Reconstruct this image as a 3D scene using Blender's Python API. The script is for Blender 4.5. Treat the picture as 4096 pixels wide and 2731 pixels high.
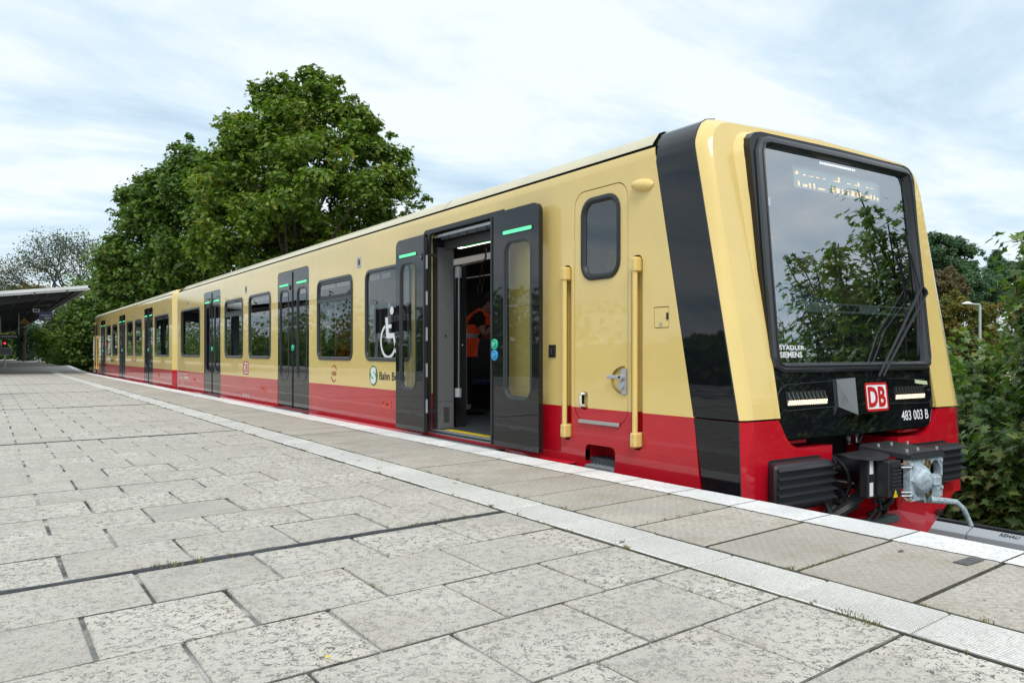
import bpy, math, random
import numpy as np
from mathutils import Vector, Matrix
from mathutils.geometry import delaunay_2d_cdt
random.seed(7); np.random.seed(7)
for o in list(bpy.data.objects): bpy.data.objects.remove(o)
SC=bpy.context.scene; COL=SC.collection
R=math.radians
# ------------------------------------------------------------------ camera
YAW=33.8814
cd=bpy.data.cameras.new('camera'); cam=bpy.data.objects.new('camera',cd); COL.objects.link(cam)
cam.location=(0,0,.92); cam.rotation_euler=(R(90),0,R(-YAW))
cd.sensor_fit='HORIZONTAL'; cd.sensor_width=36; cd.lens=36*3152.8/4096
cd.shift_y=(1410.05-1365.5)/4096
cd.clip_start=.05; cd.clip_end=3000
SC.camera=cam
# ------------------------------------------------------------------ view
SC.view_settings.view_transform='Standard'; SC.view_settings.look='None'
SC.view_settings.gamma=1; SC.view_settings.use_curve_mapping=False
SC.view_settings.exposure=0.6
# ------------------------------------------------------------------ sun + sky
SKYLOC=(3.14,4.22,0)
SUN_EL,SUN_AZ=48,205          # soft sun behind thin cloud, behind and left of the camera
sd=bpy.data.lights.new('sun','SUN'); sd.energy=1.35; sd.angle=R(25); sd.color=(1,.97,.92)
so=bpy.data.objects.new('sun',sd); COL.objects.link(so)
so.rotation_euler=(R(90-SUN_EL),0,R(180-SUN_AZ)); so.location=(0,0,50)
w=bpy.data.worlds.new('World'); SC.world=w; w.use_nodes=True
nt=w.node_tree; nt.nodes.clear()
def N(t,**k):
    n=nt.nodes.new(t)
    for a,b in k.items(): setattr(n,a,b)
    return n
def L(a,b): nt.links.new(a,b)
out=N('ShaderNodeOutputWorld'); bg=N('ShaderNodeBackground'); L(bg.outputs[0],out.inputs[0])
sky=N('ShaderNodeTexSky',sky_type='NISHITA'); sky.sun_disc=False
sky.sun_elevation=R(SUN_EL); sky.sun_rotation=R(SUN_AZ); sky.air_density=1; sky.dust_density=2
tc=N('ShaderNodeTexCoord'); sep=N('ShaderNodeSeparateXYZ'); L(tc.outputs['Generated'],sep.inputs[0])
zc=N('ShaderNodeMath',operation='MAXIMUM'); L(sep.outputs[2],zc.inputs[0]); zc.inputs[1].default_value=0
za=N('ShaderNodeMath',operation='ADD'); L(zc.outputs[0],za.inputs[0]); za.inputs[1].default_value=.16
dv=N('ShaderNodeVectorMath',operation='DIVIDE'); L(tc.outputs['Generated'],dv.inputs[0])
cb=N('ShaderNodeCombineXYZ')
for i in range(3): L(za.outputs[0],cb.inputs[i])
L(cb.outputs[0],dv.inputs[1])
mp=N('ShaderNodeMapping'); L(dv.outputs[0],mp.inputs[0]); mp.inputs['Rotation'].default_value=(0,0,R(30)); mp.inputs['Scale'].default_value=(.62,1.15,0)
mp.inputs['Location'].default_value=SKYLOC
n1=N('ShaderNodeTexNoise'); L(mp.outputs[0],n1.inputs[0]); n1.inputs['Scale'].default_value=1.25; n1.inputs['Detail'].default_value=9; n1.inputs['Roughness'].default_value=.60; n1.inputs['Distortion'].default_value=.35
rp=N('ShaderNodeValToRGB'); L(n1.outputs[0],rp.inputs[0])
e=rp.color_ramp.elements; e[0].position=.32; e[0].color=(.44,.60,.73,1); e[1].position=.58; e[1].color=(.88,.94,.98,1)
m_=rp.color_ramp.elements.new(.47); m_.color=(.66,.79,.88,1)
sc_=N('ShaderNodeVectorMath',operation='SCALE'); L(sky.outputs[0],sc_.inputs[0]); sc_.inputs['Scale'].default_value=1.0
mx=N('ShaderNodeMix',data_type='RGBA'); mx.inputs[0].default_value=.86
# cloud radiance is scaled so that Background strength 0.12 applies to both
cs=N('ShaderNodeVectorMath',operation='SCALE'); L(rp.outputs[0],cs.inputs[0]); cs.inputs['Scale'].default_value=7.9
# overcast skies brighten smoothly towards the zenith
zz=N('ShaderNodeMapRange'); L(sep.outputs[2],zz.inputs[0]); zz.inputs[1].default_value=.45; zz.inputs[2].default_value=1; zz.inputs[3].default_value=1; zz.inputs[4].default_value=1.35
c2=N('ShaderNodeVectorMath',operation='SCALE'); L(cs.outputs[0],c2.inputs[0]); L(zz.outputs[0],c2.inputs['Scale'])
L(sc_.outputs[0],mx.inputs[6]); L(c2.outputs[0],mx.inputs[7])
L(mx.outputs[2],bg.inputs[0]); bg.inputs[1].default_value=.10

# ------------------------------------------------------------------ materials
MATS={}
def mat(name,col=(.5,.5,.5),rough=.5,metal=0,coat=0,spec=.5,emit=None,es=1,trans=0,ior=None,bump=None,var=None,alpha=None):
    """bump=(scale,strength,distance)  var=(scale,amount) multiplies the colour by noise"""
    if name in MATS: return MATS[name]
    m=bpy.data.materials.new(name); m.use_nodes=True; t=m.node_tree; b=t.nodes['Principled BSDF']
    b.inputs['Base Color'].default_value=(*col,1); b.inputs['Roughness'].default_value=rough
    b.inputs['Metallic'].default_value=metal; b.inputs['Specular IOR Level'].default_value=spec
    b.inputs['Coat Weight'].default_value=coat; b.inputs['Coat Roughness'].default_value=.02
    if ior: b.inputs['IOR'].default_value=ior
    if emit: b.inputs['Emission Color'].default_value=(*emit,1); b.inputs['Emission Strength'].default_value=es
    tcn=t.nodes.new('ShaderNodeTexCoord')
    if var:
        n=t.nodes.new('ShaderNodeTexNoise'); n.inputs['Scale'].default_value=var[0]; n.inputs['Detail'].default_value=6; n.inputs['Roughness'].default_value=.65
        t.links.new(tcn.outputs['Object'],n.inputs[0])
        r=t.nodes.new('ShaderNodeMapRange'); r.inputs[1].default_value=.3; r.inputs[2].default_value=.7; r.inputs[3].default_value=1-var[1]; r.inputs[4].default_value=1+var[1]
        t.links.new(n.outputs[0],r.inputs[0])
        s=t.nodes.new('ShaderNodeVectorMath'); s.operation='SCALE'; s.inputs[0].default_value=col; t.links.new(r.outputs[0],s.inputs['Scale'])
        t.links.new(s.outputs[0],b.inputs['Base Color'])
    if bump:
        n=t.nodes.new('ShaderNodeTexNoise'); n.inputs['Scale'].default_value=bump[0]; n.inputs['Detail'].default_value=3
        t.links.new(tcn.outputs['Object'],n.inputs[0])
        bp=t.nodes.new('ShaderNodeBump'); bp.inputs['Strength'].default_value=bump[1]; bp.inputs['Distance'].default_value=bump[2]
        t.links.new(n.outputs[0],bp.inputs['Height']); t.links.new(bp.outputs[0],b.inputs['Normal']); t.links.new(bp.outputs[0],b.inputs['Coat Normal'])
    MATS[name]=m; return m
YEL=mat('cream_yellow_paint',(.76,.565,.20),.4,spec=.2,coat=1,bump=(1.1,.35,.004),var=(1.7,.035))
RED=mat('traffic_red_paint',(.50,.004,.016),.4,spec=.2,coat=1,bump=(1.3,.35,.004),var=(3.5,.08))
BLK=mat('gloss_black_paint',(.006,.007,.009),.4,spec=0,coat=1,bump=(1.3,.3,.004))
DOORB=mat('door_anthracite_paint',(.010,.0105,.012),.4,spec=0,coat=1,bump=(1.6,.35,.004))
ROOFP=mat('roof_cream_paint',(.62,.55,.36),.45,coat=.4,var=(2,.06))
RUB=mat('black_rubber',(.02,.021,.023),.45)
RUBG=mat('grey_rubber',(.028,.031,.035),.35)
DARK=mat('dark_void',(.008,.008,.009),.8)
INT=mat('interior_grey',(.085,.085,.09),.6)
INTD=mat('interior_dark',(.035,.035,.04),.6)
FLOOR=mat('interior_floor',(.06,.07,.08),.5,var=(40,.3))
STEEL=mat('brushed_steel',(.62,.63,.64),.28,metal=1)
ALU=mat('aluminium',(.55,.57,.58),.42,metal=.7,var=(30,.12))
DKMET=mat('dark_metal',(.03,.032,.036),.45,metal=.3)
WHT=mat('white_print',(.80,.80,.80),.5)
BLKP=mat('black_print',(.015,.015,.015),.5)
REDP=mat('red_print',(.55,.01,.012),.4)
DRED=mat('dark_red_print',(.33,.02,.01),.5)
GRNP=mat('green_print',(.02,.23,.04),.4)
YELS=mat('yellow_strip',(.78,.55,.01),.5,var=(60,.08))
GLED=mat('green_light',(.1,.6,.3),.4,emit=(.12,.95,.38),es=.55)
GBTN=mat('green_button',(.02,.38,.22),.3,emit=(.02,.6,.35),es=.1)
BBTN=mat('blue_button',(.02,.25,.5),.3,emit=(.02,.4,.8),es=.1)
LEDW=mat('warm_led',(.9,.8,.6),.3,emit=(1,.74,.45),es=1.05)
LEDC=mat('white_led',(.9,.9,.9),.3,emit=(1,.95,.92),es=1.6)
LEDO=mat('amber_led',(.9,.5,.1),.3,emit=(1,.55,.18),es=2.0)
HAND=mat('yellow_handrail',(.74,.53,.17),.38,coat=.3)
GREYM=mat('light_grey_metal',(.42,.44,.46),.38,metal=.2)
COUPM=mat('worn_grey_coupler',(.38,.45,.49),.5,metal=.1,var=(26,.55),bump=(30,.4,.004))
LOUV=mat('louvre_black',(.022,.024,.028),.42)
ORNG=mat('hivis_orange',(.85,.07,.01),.6,emit=(.85,.07,.01),es=.02)
SKIN=mat('skin',(.42,.22,.15),.5)
HAIR=mat('dark_hair',(.015,.012,.01),.6)
SHIRT=mat('black_cloth',(.012,.012,.014),.8)
REFL=mat('reflective_band',(.6,.58,.58),.4)
SEAT=mat('blue_seat_fabric',(.02,.05,.14),.8,var=(25,.5))
NAVY=mat('navy_dashboard',(.012,.02,.05),.45)
CABG=mat('cab_grey',(.42,.47,.48),.6)
def glass(name,tint,ior=1.75,rough=.0):
    m=bpy.data.materials.new(name); m.use_nodes=True; t=m.node_tree; t.nodes.clear()
    o=t.nodes.new('ShaderNodeOutputMaterial'); mix=t.nodes.new('ShaderNodeMixShader'); tr=t.nodes.new('ShaderNodeBsdfTransparent'); gl=t.nodes.new('ShaderNodeBsdfGlossy'); fr=t.nodes.new('ShaderNodeFresnel')
    tr.inputs[0].default_value=(*tint,1); gl.inputs['Roughness'].default_value=rough; gl.inputs[0].default_value=(.95,.97,1,1)
    tcn=t.nodes.new('ShaderNodeTexCoord'); n=t.nodes.new('ShaderNodeTexNoise'); n.inputs['Scale'].default_value=1.3; t.links.new(tcn.outputs['Object'],n.inputs[0])
    bp=t.nodes.new('ShaderNodeBump'); bp.inputs['Strength'].default_value=.25; bp.inputs['Distance'].default_value=.003; t.links.new(n.outputs[0],bp.inputs['Height'])
    t.links.new(bp.outputs[0],gl.inputs['Normal']); t.nodes.remove(fr)
    g_=t.nodes.new('ShaderNodeNewGeometry'); dt=t.nodes.new('ShaderNodeVectorMath'); dt.operation='DOT_PRODUCT'; t.links.new(g_.outputs['Incoming'],dt.inputs[0]); t.links.new(g_.outputs['Normal'],dt.inputs[1])
    def M_(op,a,b_=None):
        n_=t.nodes.new('ShaderNodeMath'); n_.operation=op
        for i_,q in enumerate((a,b_)):
            if q is None: continue
            if isinstance(q,(int,float)): n_.inputs[i_].default_value=q
            else: t.links.new(q,n_.inputs[i_])
        return n_.outputs[0]
    f5=M_('POWER',M_('SUBTRACT',1.0,M_('ABSOLUTE',dt.outputs['Value'])),5.0)      # Schlick, the same from both sides
    ff=M_('ADD',ior,M_('MULTIPLY',f5,1-ior)); t.links.new(ff,mix.inputs[0]); t.links.new(tr.outputs[0],mix.inputs[1]); t.links.new(gl.outputs[0],mix.inputs[2]); t.links.new(mix.outputs[0],o.inputs[0])
    return m
GLS=glass('tinted_window_glass',(.34,.37,.37),.11)
GLD=glass('door_window_glass',(.62,.66,.62),.06)
GLF=glass('windscreen_glass',(.72,.80,.80),.42)

# ------------------------------------------------------------------ mesh helpers
ORG=Vector((0,0,0))
TF=lambda p:p
def setorg(x=0,y=0,z=0):
    global ORG; ORG=Vector((x,y,z))
def tag(o,label=None,cat=None,group=None,kind=None):
    if label: o['label']=label
    if cat: o['category']=cat
    if group: o['group']=group
    if kind: o['kind']=kind
    return o
def empty(name,loc,label,cat,group=None):
    o=bpy.data.objects.new(name,None); COL.objects.link(o); o.location=loc; o.empty_display_size=.2
    tag(o,label,cat,group); setorg(*loc); return o
class Geo:
    def __init__(s): s.V=[]; s.F=[]; s.M=[]
    def v(s,p): s.V.append(tuple(p)); return len(s.V)-1
    def f(s,idx,m=0): s.F.append(tuple(idx)); s.M.append(m)
    def quad(s,a,b,c,d,m=0): i=[s.v(p) for p in (a,b,c,d)]; s.f(i,m)
    def box(s,x0,x1,y0,y1,z0,z1,m=0,fn=None,bev=0):
        fn=fn or (lambda x,y,z:(x,y,z))
        if bev:
            b=bev
            # chamfered box from three slabs of vertices
            P=[]
            for z,i in ((z0,b),(z0+b,0),(z1-b,0),(z1,b)):
                P.append([(x0+b+i*0,y0+i,z),(x1-b,y0+i,z),(x1-i,y0+b,z),(x1-i,y1-b,z),(x1-b,y1-i,z),(x0+b,y1-i,z),(x0+i,y1-b,z),(x0+i,y0+b,z)])
            L_=[[s.v(fn(*p)) for p in r] for r in P]
            for a,c in zip(L_,L_[1:]):
                for k in range(8): s.f((a[k],a[(k+1)%8],c[(k+1)%8],c[k]),m)
            s.f(L_[0][::-1],m); s.f(L_[-1],m); return
        c=[s.v(fn(x,y,z)) for z in (z0,z1) for x,y in ((x0,y0),(x1,y0),(x1,y1),(x0,y1))]
        for q in ((3,2,1,0),(4,5,6,7),(0,1,5,4),(1,2,6,5),(2,3,7,6),(3,0,4,7)): s.f([c[i] for i in q],m)
    def loops(s,LL,m=0,close=True,capA=False,capB=False):
        I=[[s.v(p) for p in l] for l in LL]; n=len(I[0])
        for a,b in zip(I,I[1:]):
            for k in range(n if close else n-1): s.f((a[k],a[(k+1)%n],b[(k+1)%n],b[k]),m)
        if capA: s.f(I[0][::-1],m)
        if capB: s.f(I[-1],m)
    def tube(s,pts,r,n=8,m=0,cap=True):
        pts=[Vector(p) for p in pts]; rr=[float(q) for q in (r if isinstance(r,(list,tuple)) else [r]*len(pts))]
        LL=[]; up=Vector((0,0,1))
        for i,p in enumerate(pts):
            d=(pts[min(i+1,len(pts)-1)]-pts[max(i-1,0)])
            if d.length<1e-9: d=Vector((0,0,1))
            d.normalize()
            u=up if abs(d.dot(up))<.95 else Vector((1,0,0))
            a=d.cross(u).normalized(); b=d.cross(a).normalized()
            LL.append([p+rr[i]*(math.cos(t)*a+math.sin(t)*b) for t in [2*math.pi*k/n for k in range(n)]])
        s.loops(LL,m,True,cap,cap)
    def plate(s,outer,holes=(),fn=None,d0=0,d1=None,m=0,mh=None,split=None,back=False,m2=1):
        """flat sheet (a,b) with holes, front at depth d0, edges run to depth d1; split=(b value): faces below get material m2"""
        vs=[];es=[]
        def add(loop):
            k=len(vs); vs.extend([Vector(p) for p in loop]); n=len(loop); es.extend([(k+i,k+(i+1)%n) for i in range(n)])
        add(outer)
        for h in holes: add(h)
        if split is not None:
            xs=[p[0] for p in outer]; k=len(vs); vs.extend([Vector((min(xs)-.01,split)),Vector((max(xs)+.01,split))]); es.append((k,k+1))
        r=delaunay_2d_cdt(vs,es,[],0,1e-6,False)
        rv,rf=r[0],r[2]
        def inside(p,poly):
            c=False; n=len(poly); x,y=p
            for i in range(n):
                x1,y1=poly[i][0],poly[i][1]; x2,y2=poly[(i+1)%n][0],poly[(i+1)%n][1]
                if (y1>y)!=(y2>y) and x<(x2-x1)*(y-y1)/(y2-y1)+x1: c=not c
            return c
        ids={}
        for dd in ([d0,d1] if (back and d1 is not None) else [d0]):
            ids={}
            for f in rf:
                c=((rv[f[0]][0]+rv[f[1]][0]+rv[f[2]][0])/3,(rv[f[0]][1]+rv[f[1]][1]+rv[f[2]][1])/3)
                if not inside(c,outer) or any(inside(c,h) for h in holes): continue
                q=[]
                for i in f:
                    if i not in ids: ids[i]=s.v(fn(rv[i][0],rv[i][1],dd))
                    q.append(ids[i])
                s.f(q,m2 if (split is not None and c[1]<split) else m)
        if d1 is not None:
            for j,lp in enumerate([outer]+list(holes)):
                if split is not None:
                    L2=[]
                    n=len(lp)
                    for i in range(n):
                        p,q=lp[i],lp[(i+1)%n]; L2.append(p)
                        if (p[1]-split)*(q[1]-split)<0:
                            t=(split-p[1])/(q[1]-p[1]); L2.append((p[0]+t*(q[0]-p[0]),split))
                    lp=L2
                A=[s.v(fn(p[0],p[1],d0)) for p in lp]; B=[s.v(fn(p[0],p[1],d1)) for p in lp]; n=len(lp)
                for i in range(n):
                    mid=(lp[i][1]+lp[(i+1)%n][1])/2
                    mm=m2 if (split is not None and mid<split) else m
                    if j and mh is not None: mm=mh
                    s.f((A[i],A[(i+1)%n],B[(i+1)%n],B[i]),mm)
    def ring(s,a0,a1,b0,b1,r,prof,fn,m=0,n=5):
        """swept frame: prof=[(inset,height out)...]"""
        LL=[]
        for ins,h in prof:
            LL.append([fn(a,b,-h) for a,b in rrect(a0+ins,a1-ins,b0+ins,b1-ins,max(r-ins,.004),n)])
        s.loops(LL,m)
    def build(s,name,mats,parent=None,smooth=False,label=None,kind=None):
        me=bpy.data.meshes.new(name)
        V=[Vector(TF(p))-ORG for p in s.V]
        me.from_pydata(V,[],s.F)
        if not isinstance(mats,(list,tuple)): mats=[mats]
        for m in mats: me.materials.append(m)
        if len(mats)>1: me.polygons.foreach_set('material_index',s.M)
        if smooth:
            me.polygons.foreach_set('use_smooth',[True]*len(me.polygons))
            try: me.set_sharp_from_angle(angle=R(35))
            except Exception: pass
        me.update()
        o=bpy.data.objects.new(name,me); COL.objects.link(o)
        if parent is not None: o.parent=parent
        else: o.location=ORG
        if label: o['label']=label
        if kind: o['kind']=kind
        return o
def rrect(a0,a1,b0,b1,r,n=5):
    r=min(r,abs(a1-a0)/2-1e-4,abs(b1-b0)/2-1e-4); P=[]
    for cx,cy,t0 in ((a1-r,b0+r,-90),(a1-r,b1-r,0),(a0+r,b1-r,90),(a0+r,b0+r,180)):
        for k in range(n+1):
            t=R(t0+90*k/n); P.append((cx+r*math.cos(t),cy+r*math.sin(t)))
    return P
def circ(cx,cy,r,n=16,ry=None): return [(cx+r*math.cos(2*math.pi*k/n),cy+(ry or r)*math.sin(2*math.pi*k/n)) for k in range(n)]
def text(name,s,fn,box,m,parent,bold=0.0,d=0.0015,font_shear=0,flat=True,label=None,spacing=1.0):
    """fit the text into box=(aL,aR,b0,b1) of the mapping fn; aL may be larger than aR"""
    global ORG
    cu=bpy.data.curves.new(name,'FONT'); cu.body=s; cu.offset=bold; cu.shear=font_shear; cu.resolution_u=3; cu.space_character=spacing
    ob=bpy.data.objects.new(name,cu); COL.objects.link(ob)
    bpy.context.view_layer.update()
    me=bpy.data.meshes.new_from_object(ob.evaluated_get(bpy.context.evaluated_depsgraph_get()))
    bpy.data.objects.remove(ob); bpy.data.curves.remove(cu)
    co=[v.co.copy() for v in me.vertices]
    x0=min(c.x for c in co);x1=max(c.x for c in co);y0=min(c.y for c in co);y1=max(c.y for c in co)
    aL,aR,b0,b1=box
    for v,c in zip(me.vertices,co):
        p=fn(aL+(aR-aL)*(c.x-x0)/(x1-x0),b0+(b1-b0)*(c.y-y0)/(y1-y0),-d)
        v.co=Vector(p)-ORG
    me.materials.clear(); me.materials.append(m); me.name=name
    o=bpy.data.objects.new(name,me); COL.objects.link(o); o.parent=parent
    if parent is None: o.location=ORG
    return o
# ================================================================== PLATFORM
def slabmat(name,base,dark,pit=1.0,stain=(.5,.45,.36),pscale=34,bumpd=.004,studs=False):
    m=bpy.data.materials.new(name); m.use_nodes=True; t=m.node_tree; b=t.nodes['Principled BSDF']; b.inputs['Roughness'].default_value=.85; b.inputs['Specular IOR Level'].default_value=.25
    def n_(k,**kw):
        x=t.nodes.new(k)
        for a,c in kw.items(): setattr(x,a,c)
        return x
    l=t.links.new
    geo_=n_('ShaderNodeNewGeometry'); oi=n_('ShaderNodeObjectInfo')
    ofs=n_('ShaderNodeVectorMath',operation='MULTIPLY_ADD'); l(oi.outputs['Random'],ofs.inputs[0]); ofs.inputs[1].default_value=(37,53,0); l(geo_.outputs['Position'],ofs.inputs[2])
    class _g: outputs={'Position':ofs.outputs[0]}
    geo=_g
    big=n_('ShaderNodeTexNoise'); big.inputs['Scale'].default_value=1.3; big.inputs['Detail'].default_value=5; l(geo.outputs['Position'],big.inputs[0])
    # stretched crackle pits
    mpg=n_('ShaderNodeMapping'); mpg.inputs['Scale'].default_value=(1,1.0,1); l(geo.outputs['Position'],mpg.inputs[0])
    dist=n_('ShaderNodeTexNoise'); dist.inputs['Scale'].default_value=22; dist.inputs['Detail'].default_value=3; l(mpg.outputs[0],dist.inputs[0])
    pm=n_('ShaderNodeMix',data_type='RGBA'); pm.blend_type='ADD'; pm.inputs[0].default_value=.06; l(mpg.outputs[0],pm.inputs[6]); l(dist.outputs['Color'],pm.inputs[7])
    vo=n_('ShaderNodeTexVoronoi'); vo.feature='DISTANCE_TO_EDGE'; vo.inputs['Scale'].default_value=pscale; l(pm.outputs[2],vo.inputs['Vector'])
    cr=n_('ShaderNodeMapRange'); cr.inputs[1].default_value=.0; cr.inputs[2].default_value=.10; cr.inputs[3].default_value=1; cr.inputs[4].default_value=0; l(vo.outputs['Distance'],cr.inputs[0])
    mask=n_('ShaderNodeTexNoise'); mask.inputs['Scale'].default_value=9; mask.inputs['Detail'].default_value=4; l(geo.outputs['Position'],mask.inputs[0])
    mr=n_('ShaderNodeMapRange'); mr.inputs[1].default_value=.50; mr.inputs[2].default_value=.62; l(mask.outputs[0],mr.inputs[0])
    mul=n_('ShaderNodeMath',operation='MULTIPLY'); l(cr.outputs[0],mul.inputs[0]); l(mr.outputs[0],mul.inputs[1])
    # meandering surface cracks and pits
    cn=n_('ShaderNodeTexNoise'); cn.inputs['Scale'].default_value=pscale*1.15; cn.inputs['Detail'].default_value=3; cn.inputs['Distortion'].default_value=.8; l(mpg.outputs[0],cn.inputs[0])
    ab=n_('ShaderNodeMath',operation='SUBTRACT'); l(cn.outputs[0],ab.inputs[0]); ab.inputs[1].default_value=.5
    ab2=n_('ShaderNodeMath',operation='ABSOLUTE'); l(ab.outputs[0],ab2.inputs[0])
    cm=n_('ShaderNodeMapRange'); cm.inputs[1].default_value=.010; cm.inputs[2].default_value=.048; cm.inputs[3].default_value=1; cm.inputs[4].default_value=0; l(ab2.outputs[0],cm.inputs[0])
    mk2=n_('ShaderNodeTexNoise'); mk2.inputs['Scale'].default_value=26; mk2.inputs['Detail'].default_value=2; l(geo.outputs['Position'],mk2.inputs[0])
    mk3=n_('ShaderNodeMapRange'); mk3.inputs[1].default_value=.44; mk3.inputs[2].default_value=.54; l(mk2.outputs[0],mk3.inputs[0])
    cm2=n_('ShaderNodeMath',operation='MULTIPLY'); l(cm.outputs[0],cm2.inputs[0]); l(mk3.outputs[0],cm2.inputs[1])
    zone=n_('ShaderNodeMapRange'); zone.inputs[1].default_value=.36; zone.inputs[2].default_value=.58; zone.inputs[3].default_value=.50; zone.inputs[4].default_value=.92; l(big.outputs[0],zone.inputs[0])
    cm3=n_('ShaderNodeMath',operation='MULTIPLY'); l(cm2.outputs[0],cm3.inputs[0]); l(zone.outputs[0],cm3.inputs[1])
    mulo=mul; mul=n_('ShaderNodeMath',operation='MAXIMUM'); mh_=n_('ShaderNodeMath',operation='MULTIPLY'); l(mulo.outputs[0],mh_.inputs[0]); mh_.inputs[1].default_value=.45; l(mh_.outputs[0],mul.inputs[0]); l(cm3.outputs[0],mul.inputs[1])
    # per-slab strength of pitting
    pr=n_('ShaderNodeMapRange'); pr.inputs[3].default_value=.5*pit; pr.inputs[4].default_value=1.0*pit; l(oi.outputs['Random'],pr.inputs[0])
    mul2=n_('ShaderNodeMath',operation='MULTIPLY'); l(mul.outputs[0],mul2.inputs[0]); l(pr.outputs[0],mul2.inputs[1])
    fine=n_('ShaderNodeTexNoise'); fine.inputs['Scale'].default_value=120; fine.inputs['Detail'].default_value=4; fine.inputs['Roughness'].default_value=.7; l(geo.outputs['Position'],fine.inputs[0])
    # colour: base * (random slab) * big noise * fine
    r1=n_('ShaderNodeMapRange'); r1.inputs[3].default_value=.90; r1.inputs[4].default_value=1.05; l(oi.outputs['Random'],r1.inputs[0])
    r2=n_('ShaderNodeMapRange'); r2.inputs[1].default_value=.3; r2.inputs[2].default_value=.7; r2.inputs[3].default_value=.84; r2.inputs[4].default_value=1.12; l(big.outputs[0],r2.inputs[0])
    r3=n_('ShaderNodeMapRange'); r3.inputs[1].default_value=.3; r3.inputs[2].default_value=.7; r3.inputs[3].default_value=.78; r3.inputs[4].default_value=1.18; l(fine.outputs[0],r3.inputs[0])
    a1=n_('ShaderNodeMath',operation='MULTIPLY'); l(r1.outputs[0],a1.inputs[0]); l(r2.outputs[0],a1.inputs[1])
    a2=n_('ShaderNodeMath',operation='MULTIPLY'); l(a1.outputs[0],a2.inputs[0]); l(r3.outputs[0],a2.inputs[1])
    # warm stain patches
    sn=n_('ShaderNodeTexNoise'); sn.inputs['Scale'].default_value=2.7; sn.inputs['Detail'].default_value=5; l(geo.outputs['Position'],sn.inputs[0])
    sr=n_('ShaderNodeMapRange'); sr.inputs[1].default_value=.5; sr.inputs[2].default_value=.75; sr.inputs[4].default_value=.55; l(sn.outputs[0],sr.inputs[0])
    mc=n_('ShaderNodeMix',data_type='RGBA'); mc.inputs[6].default_value=(*base,1); mc.inputs[7].default_value=(*stain,1); l(sr.outputs[0],mc.inputs[0])
    sc=n_('ShaderNodeVectorMath',operation='SCALE'); l(mc.outputs[2],sc.inputs[0]); l(a2.outputs[0],sc.inputs['Scale'])
    md=n_('ShaderNodeMix',data_type='RGBA'); l(mul2.outputs[0],md.inputs[0]); l(sc.outputs[0],md.inputs[6]); md.inputs[7].default_value=(*dark,1)
    # sparse black specks (chewing gum, grit)
    v2=n_('ShaderNodeTexVoronoi'); v2.inputs['Scale'].default_value=7; l(geo.outputs['Position'],v2.inputs['Vector'])
    sm=n_('ShaderNodeMath',operation='LESS_THAN'); sm.inputs[1].default_value=.035; l(v2.outputs['Distance'],sm.inputs[0])
    me_=n_('ShaderNodeMix',data_type='RGBA'); l(sm.outputs[0],me_.inputs[0]); l(md.outputs[2],me_.inputs[6]); me_.inputs[7].default_value=(dark[0]*.5,dark[1]*.5,dark[2]*.5,1)
    l(me_.outputs[2],b.inputs['Base Color'])
    hh=n_('ShaderNodeMath',operation='SUBTRACT'); l(fine.outputs[0],hh.inputs[0]); l(mul2.outputs[0],hh.inputs[1])
    last=hh
    if studs:
        rt=n_('ShaderNodeMapping'); rt.inputs['Rotation'].default_value=(0,0,R(45)); l(geo_.outputs['Position'],rt.inputs[0])
        ck=n_('ShaderNodeTexVoronoi'); ck.inputs['Scale'].default_value=26; ck.inputs['Randomness'].default_value=0; l(rt.outputs[0],ck.inputs['Vector'])
        c2=n_('ShaderNodeMapRange'); c2.inputs[1].default_value=.15; c2.inputs[2].default_value=.45; c2.inputs[3].default_value=1.1; c2.inputs[4].default_value=0; l(ck.outputs['Distance'],c2.inputs[0])
        ad=n_('ShaderNodeMath',operation='ADD'); l(hh.outputs[0],ad.inputs[0]); l(c2.outputs[0],ad.inputs[1]); last=ad
    if studs:
        vm=n_('ShaderNodeMapRange'); vm.inputs[1].default_value=0; vm.inputs[2].default_value=1.1; vm.inputs[3].default_value=.97; vm.inputs[4].default_value=1.07; l(c2.outputs[0],vm.inputs[0]); vs=n_('ShaderNodeVectorMath',operation='SCALE'); l(me_.outputs[2],vs.inputs[0]); l(vm.outputs[0],vs.inputs['Scale']); l(vs.outputs[0],b.inputs['Base Color'])
    bp=n_('ShaderNodeBump'); bp.inputs['Strength'].default_value=.55; bp.inputs['Distance'].default_value=bumpd; l(last.outputs[0],bp.inputs['Height']); l(bp.outputs[0],b.inputs['Normal'])
    return m
SLAB=slabmat('pitted_concrete',(.535,.495,.43),(.09,.088,.08),1.3)
ESLAB=slabmat('studded_concrete',(.47,.425,.365),(.10,.09,.08),.6,stain=(.36,.29,.21),studs=True)
MORT=slabmat('joint_mortar',(.26,.26,.25),(.04,.04,.04),.6)
def mortvar():
    t=MORT.node_tree; b=t.nodes['Principled BSDF']; sc=b.inputs['Base Color'].links[0].from_socket
    g=t.nodes.new('ShaderNodeNewGeometry'); n=t.nodes.new('ShaderNodeTexNoise'); n.inputs['Scale'].default_value=2.3; n.inputs['Detail'].default_value=4; t.links.new(g.outputs['Position'],n.inputs[0])
    r=t.nodes.new('ShaderNodeMapRange'); r.inputs[1].default_value=.40; r.inputs[2].default_value=.58; r.inputs[3].default_value=.22; r.inputs[4].default_value=1.75; t.links.new(n.outputs[0],r.inputs[0])
    v=t.nodes.new('ShaderNodeVectorMath'); v.operation='SCALE'; t.links.new(sc,v.inputs[0]); t.links.new(r.outputs[0],v.inputs['Scale']); t.links.new(v.outputs[0],b.inputs['Base Color'])
mortvar()
BITU=mat('bitumen_seal',(.045,.047,.052),.6,var=(20,.4),bump=(30,.5,.004))
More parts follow.
